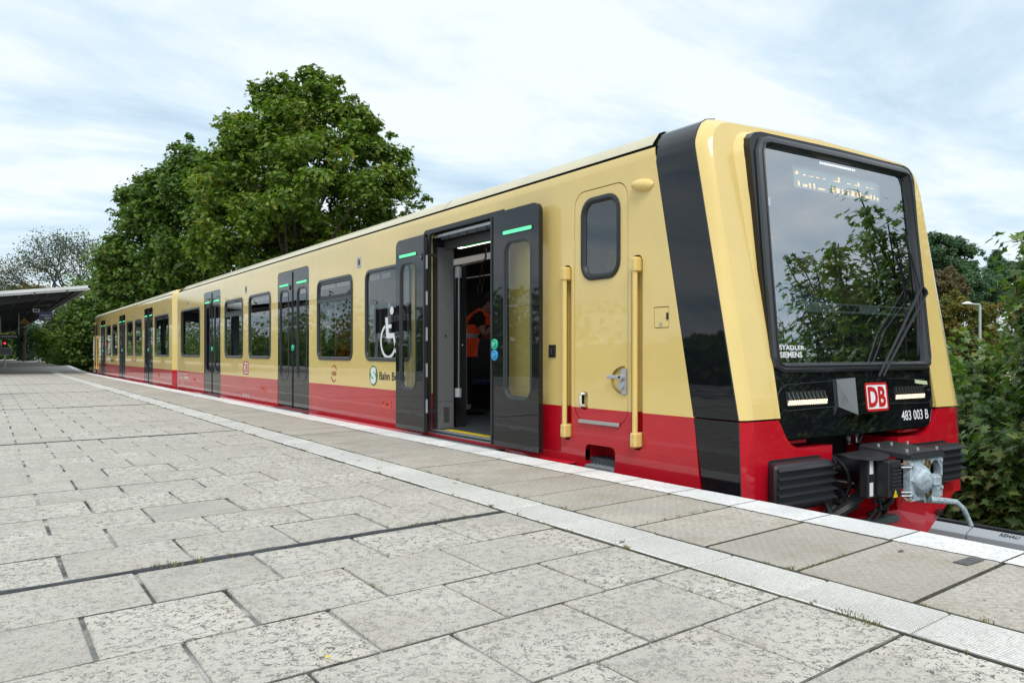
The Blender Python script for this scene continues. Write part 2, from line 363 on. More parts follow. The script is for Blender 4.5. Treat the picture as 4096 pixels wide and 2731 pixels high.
PAINT=slabmat('worn_white_paint',(.82,.80,.77),(.28,.28,.26),.7,stain=(.70,.70,.68))
# ribbed tactile tile
def ribmat():
    m=slabmat('white_ribbed_tile',(.84,.81,.75),(.22,.21,.18),.45,stain=(.70,.66,.58)); t=m.node_tree; b=t.nodes['Principled BSDF']
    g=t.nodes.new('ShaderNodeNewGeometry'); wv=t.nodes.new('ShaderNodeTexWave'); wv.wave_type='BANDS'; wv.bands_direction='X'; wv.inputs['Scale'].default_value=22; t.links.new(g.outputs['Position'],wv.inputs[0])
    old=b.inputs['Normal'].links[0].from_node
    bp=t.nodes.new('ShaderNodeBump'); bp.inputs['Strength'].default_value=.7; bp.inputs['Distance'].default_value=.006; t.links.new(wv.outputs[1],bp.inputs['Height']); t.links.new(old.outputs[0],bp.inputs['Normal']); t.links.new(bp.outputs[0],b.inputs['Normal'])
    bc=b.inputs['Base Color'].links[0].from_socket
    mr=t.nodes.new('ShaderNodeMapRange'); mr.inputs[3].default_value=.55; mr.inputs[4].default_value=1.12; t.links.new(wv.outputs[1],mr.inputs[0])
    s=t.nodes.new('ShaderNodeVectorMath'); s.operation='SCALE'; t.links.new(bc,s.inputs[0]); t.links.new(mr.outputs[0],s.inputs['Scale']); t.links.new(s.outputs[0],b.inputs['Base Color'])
    return m
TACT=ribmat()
SH=.092
setorg(0,0,0)
def edgeX(y):
    pts=[(-60,3.99),(38,3.99),(46,4.25),(62,5.05),(80,5.5),(106,5.85),(140,6.0),(190,5.2),(240,1.0)]
    for (a,xa),(b_,xb) in zip(pts,pts[1:]):
        if a<=y<=b_: return xa+(xb-xa)*(y-a)/(b_-a)
    return 1.0
g=Geo()
ys=[-30,-10,0,10,20,30,38,42,46,54,62,70,80,92,106,120,140,160,190]
for a,b_ in zip(ys,ys[1:]):
    xa,xb=edgeX(a)-.04,edgeX(b_)-.04
    g.quad((-9,a,-.012),(xa,a,-.012),(xb,b_,-.012),(-9,b_,-.012))
    g.quad((xa-.12,a,-1.1),(xb-.12,b_,-1.1),(xb-.12,b_,-.012),(xa-.12,a,-.012))
    g.quad((-9,a,-1.1),(-9,a,-.012),(-9,b_,-.012),(-9,b_,-1.1))
plat=g.build('platform',[MORT]); plat['kind']='structure'
# one slab mesh shared by all copies
def slab_mesh(name,wx,wy,m,bev=.005,th=.05):
    G=Geo(); sh=lambda x,y,z:(x,y+SH*x,z)
    b=bev
    T=[(0+b,0+b),(wx-b,0+b),(wx-b,wy-b),(0+b,wy-b)]; O=[(0,0),(wx,0),(wx,wy),(0,wy)]
    LL=[[sh(x,y,-th) for x,y in O],[sh(x,y,-b) for x,y in O],[sh(x,y,0) for x,y in T]]
    G.loops(LL,0,True,False,True)
    me=bpy.data.meshes.new(name); me.from_pydata(G.V,[],G.F); me.materials.append(m); me.update(); return me
PX,PY=.4975,.474
slabA=slab_mesh('paving_slab',PX-.016,PY-.011,SLAB)
def rowbase(k):  # start Y (at X=0) of row k
    if k>=0: return 3.625+k*PY+(k//12)*.03
    return 3.575+k*PY-((-k-1)//12)*.03
cells=[]
for k in range(-12,76):
    y0=rowbase(k); off=.285 if k%2==0 else .53
    for j in range(-8,6):
        x0=off+PX*j; x1=x0+PX
        if x0>2.50: continue
        cells.append((k,x0,min(x1,2.512),y0))
def seen(x,y,z=0):
    S_,C_=math.sin(R(YAW)),math.cos(R(YAW)); r=C_*x-S_*y; d=S_*x+C_*y
    if d<.3: return None
    u=2048+3152.8*r/d; v=1410-3152.8*(z-.92)/d
    return (u,v,d) if -400<u<4500 and v<3200 else None
vis=[];rest=[]
for c in cells:
    k,x0,x1,y0=c; s_=seen((x0+x1)/2,y0+.24+SH*(x0+x1)/2)
    (vis if s_ else rest).append((s_[2] if s_ else 999,c))
vis.sort(key=lambda t:t[0]); near=vis[:295]; rest=rest+vis[295:]
cutm={}
def slab_obj(c,parent):
    k,x0,x1,y0=c; wx=x1-x0-.016
    if wx<.03: return
    if abs(wx-(PX-.016))<1e-4: me=slabA
    else:
        kk=round(wx,3)
        if kk not in cutm: cutm[kk]=slab_mesh('paving_slab',wx,PY-.011,SLAB)
        me=cutm[kk]
    o=bpy.data.objects.new('paving_slab',me); COL.objects.link(o); o.parent=parent
    o.location=(x0+.008,y0+.004+SH*(x0+.008),random.uniform(-.0035,.0015)); o.rotation_euler=(random.uniform(-.003,.003),random.uniform(-.003,.003),random.uniform(-.004,.004))
for _,c in near: slab_obj(c,plat)
G=Geo()
for _,(k,x0,x1,y0) in rest:
    wx=x1-x0-.016; wy=PY-.008; X=x0+.008; Y=y0+.004
    if wx<.03: continue
    z=random.uniform(-.003,.001)
    p=[(X,Y),(X+wx,Y),(X+wx,Y+wy),(X,Y+wy)]
    G.quad(*[(a,b+SH*a,z) for a,b in p])
    for i in range(4):
        a,b=p[i],p[(i+1)%4]
        G.quad((a[0],a[1]+SH*a[0],-.05),(b[0],b[1]+SH*b[0],-.05),(b[0],b[1]+SH*b[0],z),(a[0],a[1]+SH*a[0],z))
G.build('paving_slab',[SLAB],plat,kind='stuff')
# dark sandy filling of the cross joints and mossy filling along the ribbed strip
SAND=mat('joint_sand',(.15,.14,.12),.95,var=(6,1.0)); MOSS=mat('joint_moss',(.042,.042,.022),.95,var=(9,.7))
G=Geo()
for k in range(-12,76):
    y=rowbase(k); A=[];B=[]
    for i in range(30):
        x=-6+8.5*i/29; wv=random.uniform(.002,.0062); A.append((x,y+SH*x-wv,-.0025)); B.append((x,y+SH*x+wv,-.0025))
    G.loops([A,B],0,False)
o=G.build('joint_filling',[SAND],plat,kind='stuff')
G=Geo()
for xa,xb in ((2.508,2.533),(2.832,2.866)):
    A=[];B=[]
    for i in range(400):
        y=-1+39*i/399; A.append((xa+random.uniform(0,.006),y,-.004)); B.append((xb-random.uniform(0,.006),y,-.004))
    G.loops([A,B],0,False)
for i in range(-6,72):
    y=1.587+.507*i; G.quad((2.86,y-.011,-.003),(3.98,y-.011+SH*1.12,-.003),(3.98,y+.011+SH*1.12,-.003),(2.86,y+.011,-.003))
o=G.build('joint_filling',[MOSS],plat,kind='stuff')
# bitumen expansion joints
for ymid in (3.598,rowbase(12)-.014,rowbase(24)-.014,rowbase(36)-.014,rowbase(48)-.014):
    G=Geo(); n=90; A=[];B=[];TA=[];TB=[]
    for i in range(n+1):
        x=-4+6.5*i/n; wv=.012+.006*math.sin(i*1.7)+random.uniform(-.003,.009)*(1 if x>.8 else .4)
        y=ymid+SH*x+.004*math.sin(i*.6)
        A.append((x,y-wv,-.01));TA.append((x,y-wv*.7,.004));TB.append((x,y+wv*.7,.004));B.append((x,y+wv,-.01))
    G.loops([A,TA,TB,B],0,False); G.build('joint_seal',[BITU],plat,smooth=True)
# light mortar strips standing in some longitudinal joints are coloured by the joint material
# tactile tiles
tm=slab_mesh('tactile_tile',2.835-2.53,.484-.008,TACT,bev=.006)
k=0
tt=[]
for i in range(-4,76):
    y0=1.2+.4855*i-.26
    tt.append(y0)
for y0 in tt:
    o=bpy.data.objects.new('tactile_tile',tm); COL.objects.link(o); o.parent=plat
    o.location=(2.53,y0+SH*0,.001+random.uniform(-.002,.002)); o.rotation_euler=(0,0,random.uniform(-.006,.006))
# edge slabs with painted stripe
em=slab_mesh('edge_slab',3.99-2.862,.507-.020,ESLAB,bev=.006,th=.12)
for i in range(-6,72):
    y0=1.587+.507*i-.115*0
    o=bpy.data.objects.new('edge_slab',em); COL.objects.link(o); o.parent=plat
    o.location=(2.862,y0+.010,random.uniform(-.002,.003)); o.rotation_euler=(random.uniform(-.002,.002),0,0)
for k in range(-6,72):
    y0=1.587+.507*k+SH*.85+.0; G=Geo(); A=[];B=[];n=14
    for i in range(n+1):
        y=y0+.004+(.507-.010)*i/n
        A.append((3.70+random.uniform(-.006,.006)+.01*math.sin(y*2.1),y,.0062)); B.append((3.988+random.uniform(-.003,.002),y+.02,.0062))
    G.loops([A,B,[(p[0]+.004,p[1],-.07) for p in B]],0,False); G.build('painted_stripe',[PAINT],plat)
G=Geo(); A=[];B=[];T=[];T2=[]
for i in range(0,150):
    y=38+i*1.0; x=edgeX(y); A.append((x-.30,y,.006)); B.append((x,y,.006)); T.append((x-1.48,y,.003)); T2.append((x-1.16,y,.003))
G.loops([A,B],0,False); G.loops([T[:8],T2[:8]],0,False); G.build('painted_stripe',[PAINT],plat)
# far paved surface (individual slabs no longer resolvable)
G=Geo()
for a,b_ in zip(ys,ys[1:]):
    if a<38: continue
    G.quad((-9,a+1.2*0,.0),(edgeX(a)-.02,a,0),(edgeX(b_)-.02,b_,0),(-9,b_,0))
G.build('paving',[SLAB],plat)
# small grip plate on the last edge slab, stains and debris
G=Geo(); G.box(3.52,3.67,1.725,1.785,.004,.008)
tag(G.build('rubber_plate',[mat('dusty_rubber',(.10,.10,.095),.8,var=(30,.3))],None),'small black rubber pad lying on the edge slab at right','rubber pad')
# moss and grass growing in the joints
GRASS=mat('joint_grass',(.20,.19,.07),.8,var=(3,.5)); 
G=Geo()
def tuft(x,y,h,n,spread):
    for _ in range(n):
        a=random.uniform(0,6.28); b=random.uniform(.2,1.0); px=x+random.gauss(0,spread); py=y+random.gauss(0,spread)
        hh=h*random.uniform(.4,1); dx,dy=math.cos(a)*hh*b,math.sin(a)*hh*b; wx,wy=-math.sin(a)*.0022,math.cos(a)*.0022
        G.quad((px-wx,py-wy,-.006),(px+wx,py+wy,-.006),(px+dx*.6+wx*.6,py+dy*.6+wy*.6,hh*.6),(px+dx,py+dy,hh*.75))
for y0 in tt:
    if y0>22: break
    for X in (2.523,2.848):
        if random.random()<.6: tuft(X,y0+random.uniform(-.1,.4),.022,random.randint(8,26),.012)
    if random.random()<.35: tuft(random.uniform(2.55,2.82),y0,.016,14,.01)
    for _ in range(5): tuft(random.choice((2.522,2.848)),y0+random.uniform(0,.48),.010,7,.006)
for x,y in ((2.53,1.66),(2.515,1.60),(2.5,1.55)): tuft(x,y,.022,26,.018)
for x in np.linspace(2.9,3.25,9): tuft(x,2.088+.1*(x-2.85),.012,12,.008)
for x in np.linspace(3.0,3.5,5): tuft(x,3.12+.1*(x-2.85),.015,9,.01)
for x in (.62,.66,.70,.80,.93,1.9,1.95,2.1,2.25): tuft(x,3.60+SH*x,.02,22,.014)
for x,y in ((1.70,2.95),(1.9,2.45),(1.52,3.3),(1.28,2.9),(2.0,3.05),(1.28,5.1),(.53,4.8)): tuft(x,y,.012,12,.012)
tag(G.build('joint_grass',[GRASS],None),'thin moss and grass growing in the paving joints','grass',kind='stuff')
# fallen leaf scraps
GL=mat('yellow_leaf',(.75,.55,.02),.6); BRL=mat('brown_leaf',(.16,.09,.05),.7)
def scrap(x,y,s,m,lab,cat='leaf'):
    setorg(x,y,.004); G=Geo(); P=[]
    for i in range(7):
        a=6.28*i/7; P.append((x+s*math.cos(a)*random.uniform(.6,1),y+.45*s*math.sin(a)*random.uniform(.6,1),.004+random.uniform(0,.006)))
    c=G.v((x,y,.012)); q=[G.v(p) for p in P]
    for i in range(7): G.f((c,q[i],q[(i+1)%7]))
    o=G.build('fallen_leaf',[m],None); tag(o,lab,cat); setorg()
scrap(.86,2.28,.012,GL,'tiny yellow leaf on a slab in the foreground')
scrap(3.52,2.02,.03,BRL,'brown leaf scrap on the edge slab near the rubber pad')
scrap(2.35,2.07,.02,WHT,'white scrap of paper beside the ribbed strip','paper scrap')
setorg()
# ================================================================== GROUND, TRACK
GRND=mat('earth_ground',(.06,.065,.035),.95,var=(.6,.4),bump=(3,.6,.05))
G=Geo(); xs=[-400,-120,-60,-30,-9.2,3,9,11,14,20,30,60,120,400]; yy=[-300,-100,-40,-10,0,10,20,40,80,150,300,600]
def gz(x,y): 
    if x>11: return -1.15-min(1,(x-11)/14)*4.2+max(0,(x-70)*.05)
    return -1.1
for i in range(len(xs)-1):
    for j in range(len(yy)-1):
        G.quad((xs[i],yy[j],gz(xs[i],yy[j])),(xs[i+1],yy[j],gz(xs[i+1],yy[j])),(xs[i+1],yy[j+1],gz(xs[i+1],yy[j+1])),(xs[i],yy[j+1],gz(xs[i],yy[j+1])))
o=G.build('ground',[GRND]); o['kind']='structure'
BAL=mat('ballast_gravel',(.13,.11,.095),.9,var=(14,.6),bump=(20,1,.03))
G=Geo()
for a,b_ in zip(ys,ys[1:]):
    xa,xb=edgeX(a)-.1,edgeX(b_)-.1
    G.quad((xa,a,-1.04),(xa+4.6,a,-1.04),(xb+4.6,b_,-1.04),(xb,b_,-1.04))
o=G.build('trackbed',[BAL]); o['kind']='structure'
RAILM=mat('rail_steel',(.12,.08,.06),.5,metal=.6)
for off in (.9,2.335):
    G=Geo()
    for p,q in ((-.035,.035),(-.008,.008),(-.07,.07)):
        z0,z1={.035:(-.885,-.85),.008:(-.98,-.885),.07:(-1.0,-.98)}[q]
        for z,(u0,u1) in ((z1,(p,q)),):
            for a,b_ in zip(ys,ys[1:]):
                xa,xb=edgeX(a)+off,edgeX(b_)+off
                G.quad((xa+p,a,z1),(xa+q,a,z1),(xb+q,b_,z1),(xb+p,b_,z1)); G.quad((xa+p,a,z0),(xa+p,a,z1),(xb+p,b_,z1),(xb+p,b_,z0)); G.quad((xa+q,a,z0),(xa+q,a,z1),(xb+q,b_,z1),(xb+q,b_,z0))
    tag(G.build('rail',[RAILM],None),'%s running rail of the track beside the platform'%('near' if off<1 else 'far'),'rail')
# conductor rail cover
COV=mat('cover_grey_plastic',(.40,.43,.46),.45); COVD=mat('cover_dark_edge',(.03,.03,.035),.6)
cov=empty('conductor_rail_cover',(7.5,3,-1.0),'light grey plastic conductor rail cover along the far side of the track','rail cover')
cuts=[-8,-5,-2.2,.8,3.72,6.6,9.3,12.4,20,40]
for a,b_ in zip(cuts,cuts[1:]):
    G=Geo(); P=[(7.57,-.99),(7.56,-.82),(7.57,-.765),(7.60,-.745),(7.69,-.71),(7.70,-.74),(7.70,-.99)]
    G.loops([[(x,a+.006,z) for x,z in P],[(x,b_-.006,z) for x,z in P]],0,True,True,True); G.build('cover_section',[COV],cov,smooth=True)
G=Geo(); G.box(7.71,7.78,-8,40,-.97,-.69); G.build('back_strip',[COVD],cov)
for yy_ in cuts[1:-1]:
    G=Geo(); G.box(7.40,7.6,yy_-.05,yy_+.05,-1.04,-.93); G.build('bracket',[DKMET],cov)
text('lettering','REHAU',lambda a,b,d:(7.60+b,-a,-.745+.389*b+.003),(-3.46,-3.30,.02,.07),BLKP,cov,bold=.02)
setorg()
# wooden sleeper end lying by the bushes
G=Geo(); G.box(8.3,8.55,2.2,3.05,-.98,-.86,bev=.01); tag(G.build('timber_beam',[mat('old_timber',(.22,.16,.10),.8,var=(18,.4))],None),'weathered timber beam lying under the maple bushes at right','beam')
# ================================================================== TRAIN
XN,XF,XC=4.2,7.04,5.62
def side(d_sign=1,x=XN):      # mapping (y,z,d) -> world, d>0 goes into the car
    return lambda a,b,d:(x+d*d_sign,a,b)
near_f=side(1,XN); far_f=side(-1,XF)
DOORS=[(6.385,7.955),(11.90,13.47),(17.38,18.90)]
WINS=[(8.38,9.73,0),(10.16,11.53,1),(13.85,15.22,0),(15.63,17.0,1),(19.27,21.37,0)]
ZD0,ZD1=.012,2.272; ZW0,ZW1=.812,2.0; ZS=.458; ZT=2.40; ZB=-.42
YA=lambda z:3.935+.198*(max(z,-.05)-.465)
YB=lambda z:3.537+.2022*(z-.468) if z>.458 else 3.535+.04*(z-.458)
YEND=21.78
def build_window(car,y0,y1,transom,mapf,outside=True):
    G=Geo(); G.ring(y0,y1,ZW0,ZW1,.13,[(-.003,-.002),(.0,.010),(.012,.016),(.035,.016),(.046,.006),(.05,-.014)],mapf)
    fr=G.build('window',[RUBG],car,smooth=True)
    G=Geo(); G.plate(rrect(y0+.045,y1-.045,ZW0+.045,ZW1-.045,.09),(),mapf,.008)
    G.build('pane',[GLS],fr)
    if transom:
        G=Geo(); G.plate([(y0+.045,1.655),(y1-.045,1.655),(y1-.045,1.705),(y0+.045,1.705)],(),mapf,-.012,.012)
        G.plate([(y0+.06,1.712),(y1-.06,1.712),(y1-.06,1.722),(y0+.06,1.722)],(),mapf,-.006,.012)
        G.build('transom',[RUBG],fr)
        G=Geo(); G.plate(rrect(y0+.06,y1-.06,1.725,ZW1-.06,.07),[rrect(y0+.085,y1-.085,1.75,ZW1-.085,.05)],mapf,-.002,.012); G.build('vent_frame',[RUB],fr)
    return fr
def build_leaf(car,y0,y1,mapf,z0=ZD0+.004,z1=ZD1-.006,seam=0,knob=False,button=False,outr=(1,1),bbut=False,glassm=GLD):
    """one door leaf; seam=-1/+1 side of the rubber seam (in +y terms)"""
    w=y1-y0
    # window slot: nearer to the seam side margin is bigger
    a0=y0+(.20 if seam<0 else .105); a1=y1-(.20 if seam>0 else .105)
    wz0,wz1=.475,1.975
    r0=.085
    P=[]
    lo=(z0);hi=(z1)
    # outline with one rounded upper corner on the outer side
    out=[]
    def arc(cx,cz,r,t0,t1,n=5): return [(cx+r*math.cos(R(t0+(t1-t0)*k/n)),cz+r*math.sin(R(t0+(t1-t0)*k/n))) for k in range(n+1)]
    out+= [(y0,lo),(y1,lo)]
    out+= arc(y1-r0,hi-r0,r0,0,90) if seam<=0 else [(y1,hi)]
    out+= arc(y0+r0,hi-r0,r0,90,180) if seam>=0 else [(y0,hi)]
    G=Geo(); hole=rrect(a0+.03,a1-.03,wz0+.03,wz1-.03,.09)
    slot=rrect(a0+.03,a1-.01 if seam else a1-.03,2.035,2.062,.012,3)
    G.plate(out,[hole],mapf,0,.045)
    lf=G.build('door_leaf',[DOORB],car)
    G=Geo(); G.ring(a0,a1,wz0,wz1,.13,[(0,0.0),(.006,.006),(.02,.006),(.034,-.008),(.045,-.02)],mapf); G.build('window_frame',[RUBG],lf,smooth=True)
    G=Geo(); G.plate(rrect(a0+.035,a1-.035,wz0+.035,wz1-.035,.09),(),mapf,.014); G.build('pane',[glassm],lf)
    G=Geo(); G.plate(rrect(a0-.012,a1+.012,2.018,2.068,.022,4),(),mapf,-.004,.002); G.build('light_bezel',[RUB],lf)
    G=Geo(); G.plate(rrect(a0+.0,a1-.0,2.027,2.059,.014,4),(),mapf,-.007,.0); G.build('light_strip',[GLED],lf)
    if seam:
        yy=(y1-.012,y1+.012) if seam>0 else (y0-.012,y0+.012)
        G=Geo(); G.plate([(yy[0],lo),(yy[1],lo),(yy[1],hi-.03),(yy[0],hi-.03)],(),mapf,-.010,.03); G.build('seam_rubber',[RUB],lf)
    if knob:
        yk=knob
        G=Geo(); G.plate(circ(yk,1.99,.034,14,.042),(),mapf,-.012,.0); G.plate(circ(yk,1.99,.018,10),(),mapf,-.018,-.01); G.build('door_lock',[RUB],lf)
        G=Geo(); G.plate(circ(yk,1.99,.010,8),(),mapf,-.020,-.016); G.build('lock_insert',[ALU],lf)
    if button:
        yb=button
        def btn(z,m,nm):
            G=Geo(); 
            LL=[]
            for r_,d in ((.052,0),(.050,-.012),(.040,-.016),(.034,-.012),(.030,-.012),(.026,-.02),(.012,-.022)): LL.append([mapf(a,b,d) for a,b in circ(yb,z,r_,18)])
            G.loops(LL,0,True,False,True); G.build(nm,[m],lf,smooth=True)
            G=Geo(); G.ring(yb-.031,yb+.031,z-.031,z+.031,.031,[(-.002,.014),(0,.0165),(.004,.014)],mapf,n=4); G.build('button_ring',[DKMET],lf)
        btn(1.0,GBTN,'door_button')
        text('button_symbol','<>',lambda a,b,d:mapf(-a,b,d),(-yb-.012,-yb+.012,.992,1.008),WHT,lf,d=.023)
        if bbut: btn(.895,BBTN,'door_button')
    return lf
def build_car(idx):
    global TF,ORG
    mirror=idx==1
    TF=(lambda p:(p[0],44.33-p[1],p[2])) if mirror else (lambda p:p)
    ymid=44.33-12.8 if mirror else 12.8
    car=empty('train_car',(XC,ymid,-.96),'rear car of the cream and red commuter train, beyond the coupling gap' if mirror else 'front car of the cream and red commuter train with open black doors and large windscreen','train car','cars of the commuter train')
    # ---------------------------------------------------------- side walls
    def wall(mapf,near):
        holes=[]
        for y0,y1,_ in WINS: holes.append(rrect(y0+.03,y1-.03,ZW0+.03,ZW1-.03,.11))
        for y0,y1 in DOORS: holes.append([(y0,ZD0),(y1,ZD0)]+[(y1-.09+.09*math.cos(R(t)),ZD1-.09+.09*math.sin(R(t))) for t in range(0,91,18)]+[(y0+.09+.09*math.cos(R(t)),ZD1-.09+.09*math.sin(R(t))) for t in range(90,181,18)])
        if near:
            holes.append(rrect(4.622,5.298,.345,2.275,.13))       # cab door gap
            holes.append(rrect(4.458,4.582,.168,1.674,.05))       # handrail recesses
            holes.append(rrect(5.338,5.456,.168,1.674,.05))
            holes.append(rrect(4.775,5.150,-.03,.158,.05))        # step recess
            holes.append(rrect(4.178,4.336,1.103,1.262,.008,2))
        outer=[(YEND,ZB),(YEND,ZT)]
        for z in (ZT,1.5,.9,ZS,ZB): outer.append((YA(z),z))
        outer=outer[::-1]
        G=Geo(); G.plate(outer,holes,mapf,0,.05,split=ZS,mh=None)
        G.build('side_wall',[YEL,RED],car)
        if near and not mirror: pass
    wall(near_f,True); wall(far_f,False)
    # upper shoulder + roof (one piece per colour)
    PR=[(0,ZT),(.004,2.44),(.012,2.47)]
    G=Geo(); 
    for sx in (1,-1):
        X=lambda dx:(XN+dx if sx>0 else XF-dx)
        G.loops([[(X(dx),YA(z),z),(X(dx),YEND,z)] for dx,z in PR],0,False)
    G.build('shoulder',[YEL],car,smooth=True)
    G=Geo()
    for sx in (1,-1):
        X=lambda dx:(XN+dx if sx>0 else XF-dx)
        G.loops([[(X(dx),YA(z)+.0,z),(X(dx),YEND,z)] for dx,z in ((.012,2.47),(.035,2.472),(.035,2.492),(.016,2.494))],0,False)
    G.build('gutter',[DARK],car)
    RP=[(.016,2.494),(.022,2.506),(.105,2.60),(.16,2.622),(.30,2.64),(.8,2.665),(1.42,2.675)]
    RP2=[(XN+a,b) for a,b in RP]+[(XF-a,b) for a,b in RP[-2::-1]]
    G=Geo(); yl=[None,5.9,7.6,7.62,11.6,15.6,19.6,YEND-1.0,YEND-.45]
    rings=[]
    for i,y in enumerate(yl):
        rings.append([(x,(YA(z)+.03 if y is None else y),z) for x,z in RP2])
    rings.append([(x+(.10 if x<XC else -.10)*(abs(x-XC)>1.3),YEND,z-.05) for x,z in RP2])
    G.loops(rings,0,False); G.build('roof',[ROOFP],car,smooth=True)
    for y in (7.61,11.6,15.6,19.6):
        G=Geo(); G.loops([[(x,y-.004,z+.003) for x,z in RP2],[(x,y+.004,z+.003) for x,z in RP2]],0,False); G.build('roof_joint',[RUBG],car)
    # inner end wall and gangway
    G=Geo(); prof=[(0,ZB),(0,ZS),(0,ZT),(.016,2.494),(.105,2.60),(.3,2.64),(1.42,2.675)]
    pr2=[(XN+a,b) for a,b in prof]+[(XF-a,b) for a,b in prof[-2::-1]]
    if mirror:
        A=[(x,YEND,z) for x,z in pr2]; B=[(x+(.20 if x<XC else -.20)*(1 if abs(x-XC)>.3 else 0),YEND+.42,z) for x,z in pr2]
        k=1
        G.loops([A[0:2],B[0:2]],1,False); G.loops([A[-2:],B[-2:]],1,False)
        G.loops([A[1:-1],B[1:-1]],0,False)
    else:
        A=[(x,YEND,z) for x,z in pr2]; B=[(x+(.05 if x<XC else -.05),YEND+.06,z-.0) for x,z in pr2]
        G.loops([A[0:2],B[0:2]],1,False); G.loops([A[-2:],B[-2:]],1,False); G.loops([A[1:-1],B[1:-1]],0,False)
    G.f([G.v(p) for p in B][::-1],2)
    G.build('end_fairing',[YEL,RED,RUBG],car,smooth=False)
    if not mirror:
        G=Geo(); G.box(XN+.02,XN+.10,YEND+.065,YEND+.17,-.3,2.29); G.build('gangway_seal',[GREYM],car)
        G=Geo(); G.box(4.6,6.64,YEND+.06,YEND+.36,-.1,2.35); G.build('gangway_bellows',[RUB],car)
    # underframe, floor, ceiling, inner lining
    G=Geo(); G.box(XN+.06,XF-.06,4.1,YEND-.05,-.62,-.36); G.build('underframe',[DARK],car)
    G=Geo(); G.box(XN+.055,XF-.055,4.0,YEND-.02,-.02,.045); G.build('floor',[FLOOR],car)
    G=Geo(); G.box(XN+.25,XF-.25,5.5,YEND-.05,2.22,2.26); G.box(XN+.06,XN+.26,5.5,YEND-.05,2.28,2.40); G.box(XF-.26,XF-.06,5.5,YEND-.05,2.28,2.40)
    G.build('ceiling',[INTD],car)
    G=Geo(); G.box(5.45,5.79,5.8,YEND-.3,2.208,2.216); G.build('ceiling_fill_light',[mat('saloon_fill_light',(.4,.4,.38),.4,emit=(1,.95,.88),es=.15)],car)  # unseen glowing strip, added to brighten the dim saloon and the worker
    for yb,fl in ((3.0,0),(9.0,0)):
        pass
    # bogies (almost hidden by the platform)
    for yb in (6.3,19.0):
        for xx in (4.9,6.34):
            for dy in (-.9,.9):
                G=Geo()
                c=[(xx-.06,yb+dy+.38*math.cos(t),-.50+.38*math.sin(t)) for t in [6.283*k/18 for k in range(18)]]; d=[(x+.12,y,z) for x,y,z in c]
                G.loops([c,d],0,True,True,True); G.build('wheel',[DKMET],car)
    # doors
    for i,(y0,y1) in enumerate(DOORS):
        ym=(y0+y1)/2
        for mf,near in ((near_f,True),(far_f,False)):
            if near and i==0 and not mirror: continue
            if not near: 
                G=Geo(); G.plate([(y0,ZD0),(y1,ZD0),(y1,ZD1),(y0,ZD1)],[rrect(y0+.16,ym-.16,.5,1.95,.09),rrect(ym+.16,y1-.16,.5,1.95,.09)],mf,0.004,.05); G.build('door_leaf',[DOORB],car); 
                G=Geo(); G.plate([(y0,.3),(y1,.3),(y1,2.1),(y0,2.1)],(),mf,0.03); G.build('pane',[GLS],car); continue
            build_leaf(car,y0+.006,ym-.004,lambda a,b,d:near_f(a,b,d+.004),seam=1)
            build_leaf(car,ym+.004,y1-.006,lambda a,b,d:near_f(a,b,d+.004),seam=-1,knob=ym+.13,button=ym-.012 if not mirror else ym-.012)
        # step and skirt flange
    flz=lambda a,b: None
    segs=[(5.25,DOORS[0][0]),(DOORS[0][1]+.06,DOORS[1][0]-.02),(DOORS[1][1]+.12,DOORS[2][0]-.03),(DOORS[2][1]+.12,20.75)]
    for y0,y1 in segs:
        G=Geo()
        st=.35 if y0 in (5.25,) else .05; en=.05 if y1!=20.75 else .45
        T=[(XN-.003,y0,-.012),(XN-.003,y1,-.012)]; Bm=[(XN-.135,y0+st,-.085),(XN-.135,y1-en,-.085)]; Bb=[(XN-.03,y0+st,-.20),(XN-.03,y1-en,-.20)]
        G.loops([T,Bm,Bb],0,False); G.f([G.v(p) for p in (T[0],Bm[0],Bb[0])]); G.f([G.v(p) for p in (T[1],Bm[1],Bb[1])])
        G.build('skirt_flange',[RED],car)
    for i,(y0,y1) in enumerate(DOORS):
        G=Geo(); G.box(XN-.155,XN-.004,y0-.03,y1+.10,-.075,-.012,bev=.006); s=G.build('door_step',[DKMET if (i==0 and not mirror) else RUBG],car)
        G=Geo(); G.box(XN-.150,XN-.10,y0-.02,y1+.09,-.012,-.006); G.build('tread_strip',[ALU],s)
    # windows
    for y0,y1,tr in WINS:
        build_window(car,y0,y1,tr,near_f)
        G=Geo(); G.ring(y0,y1,ZW0,ZW1,.13,[(0,.01),(.03,.016),(.05,-.014)],far_f); fr=G.build('window',[RUBG],car)
        G=Geo(); G.plate(rrect(y0+.04,y1-.04,ZW0+.04,ZW1-.04,.09),(),far_f,.008); G.build('pane',[GLS],fr)
    # seats behind the windows
    for y0,y1,_ in WINS:
        for yy in np.arange(y0+.1,y1-.3,.95):
            for xs in (XN+.35,XF-1.15):
                if y0<10.5 and xs<5: continue
                G=Geo(); G.box(xs,xs+.85,yy,yy+.42,.42,.50,bev=.02); G.box(xs,xs+.85,yy+.40,yy+.48,.42,1.12,bev=.02); G.box(xs+.1,xs+.2,yy+.1,yy+.3,.045,.42)
                G.build('seat',[SEAT],car)
    for y in (8.9,10.9,12.7,14.6,16.4,19.5):
        for x in (4.95,6.3):
            G=Geo(); G.tube([(x,y,.045),(x,y,2.22)],.016,8); G.build('grab_pole',[STEEL],car)
    # small side cameras / marker plates
    for y in (9.94,15.42,21.0-.4 if not mirror else 20.7):
        G=Geo(); G.plate(rrect(y-.07,y+.07,2.06,2.20,.008,2),[circ(y,2.13,.045,12,.05)],near_f,-.004,.02); mk=G.build('side_camera',[GREYM],car)
        G=Geo(); G.plate(circ(y,2.13,.045,12,.05),(),near_f,.018); G.plate(circ(y-.005,2.13,.028,12,.04),(),near_f,-.008,.018); G.build('lens_housing',[RUBG],mk)
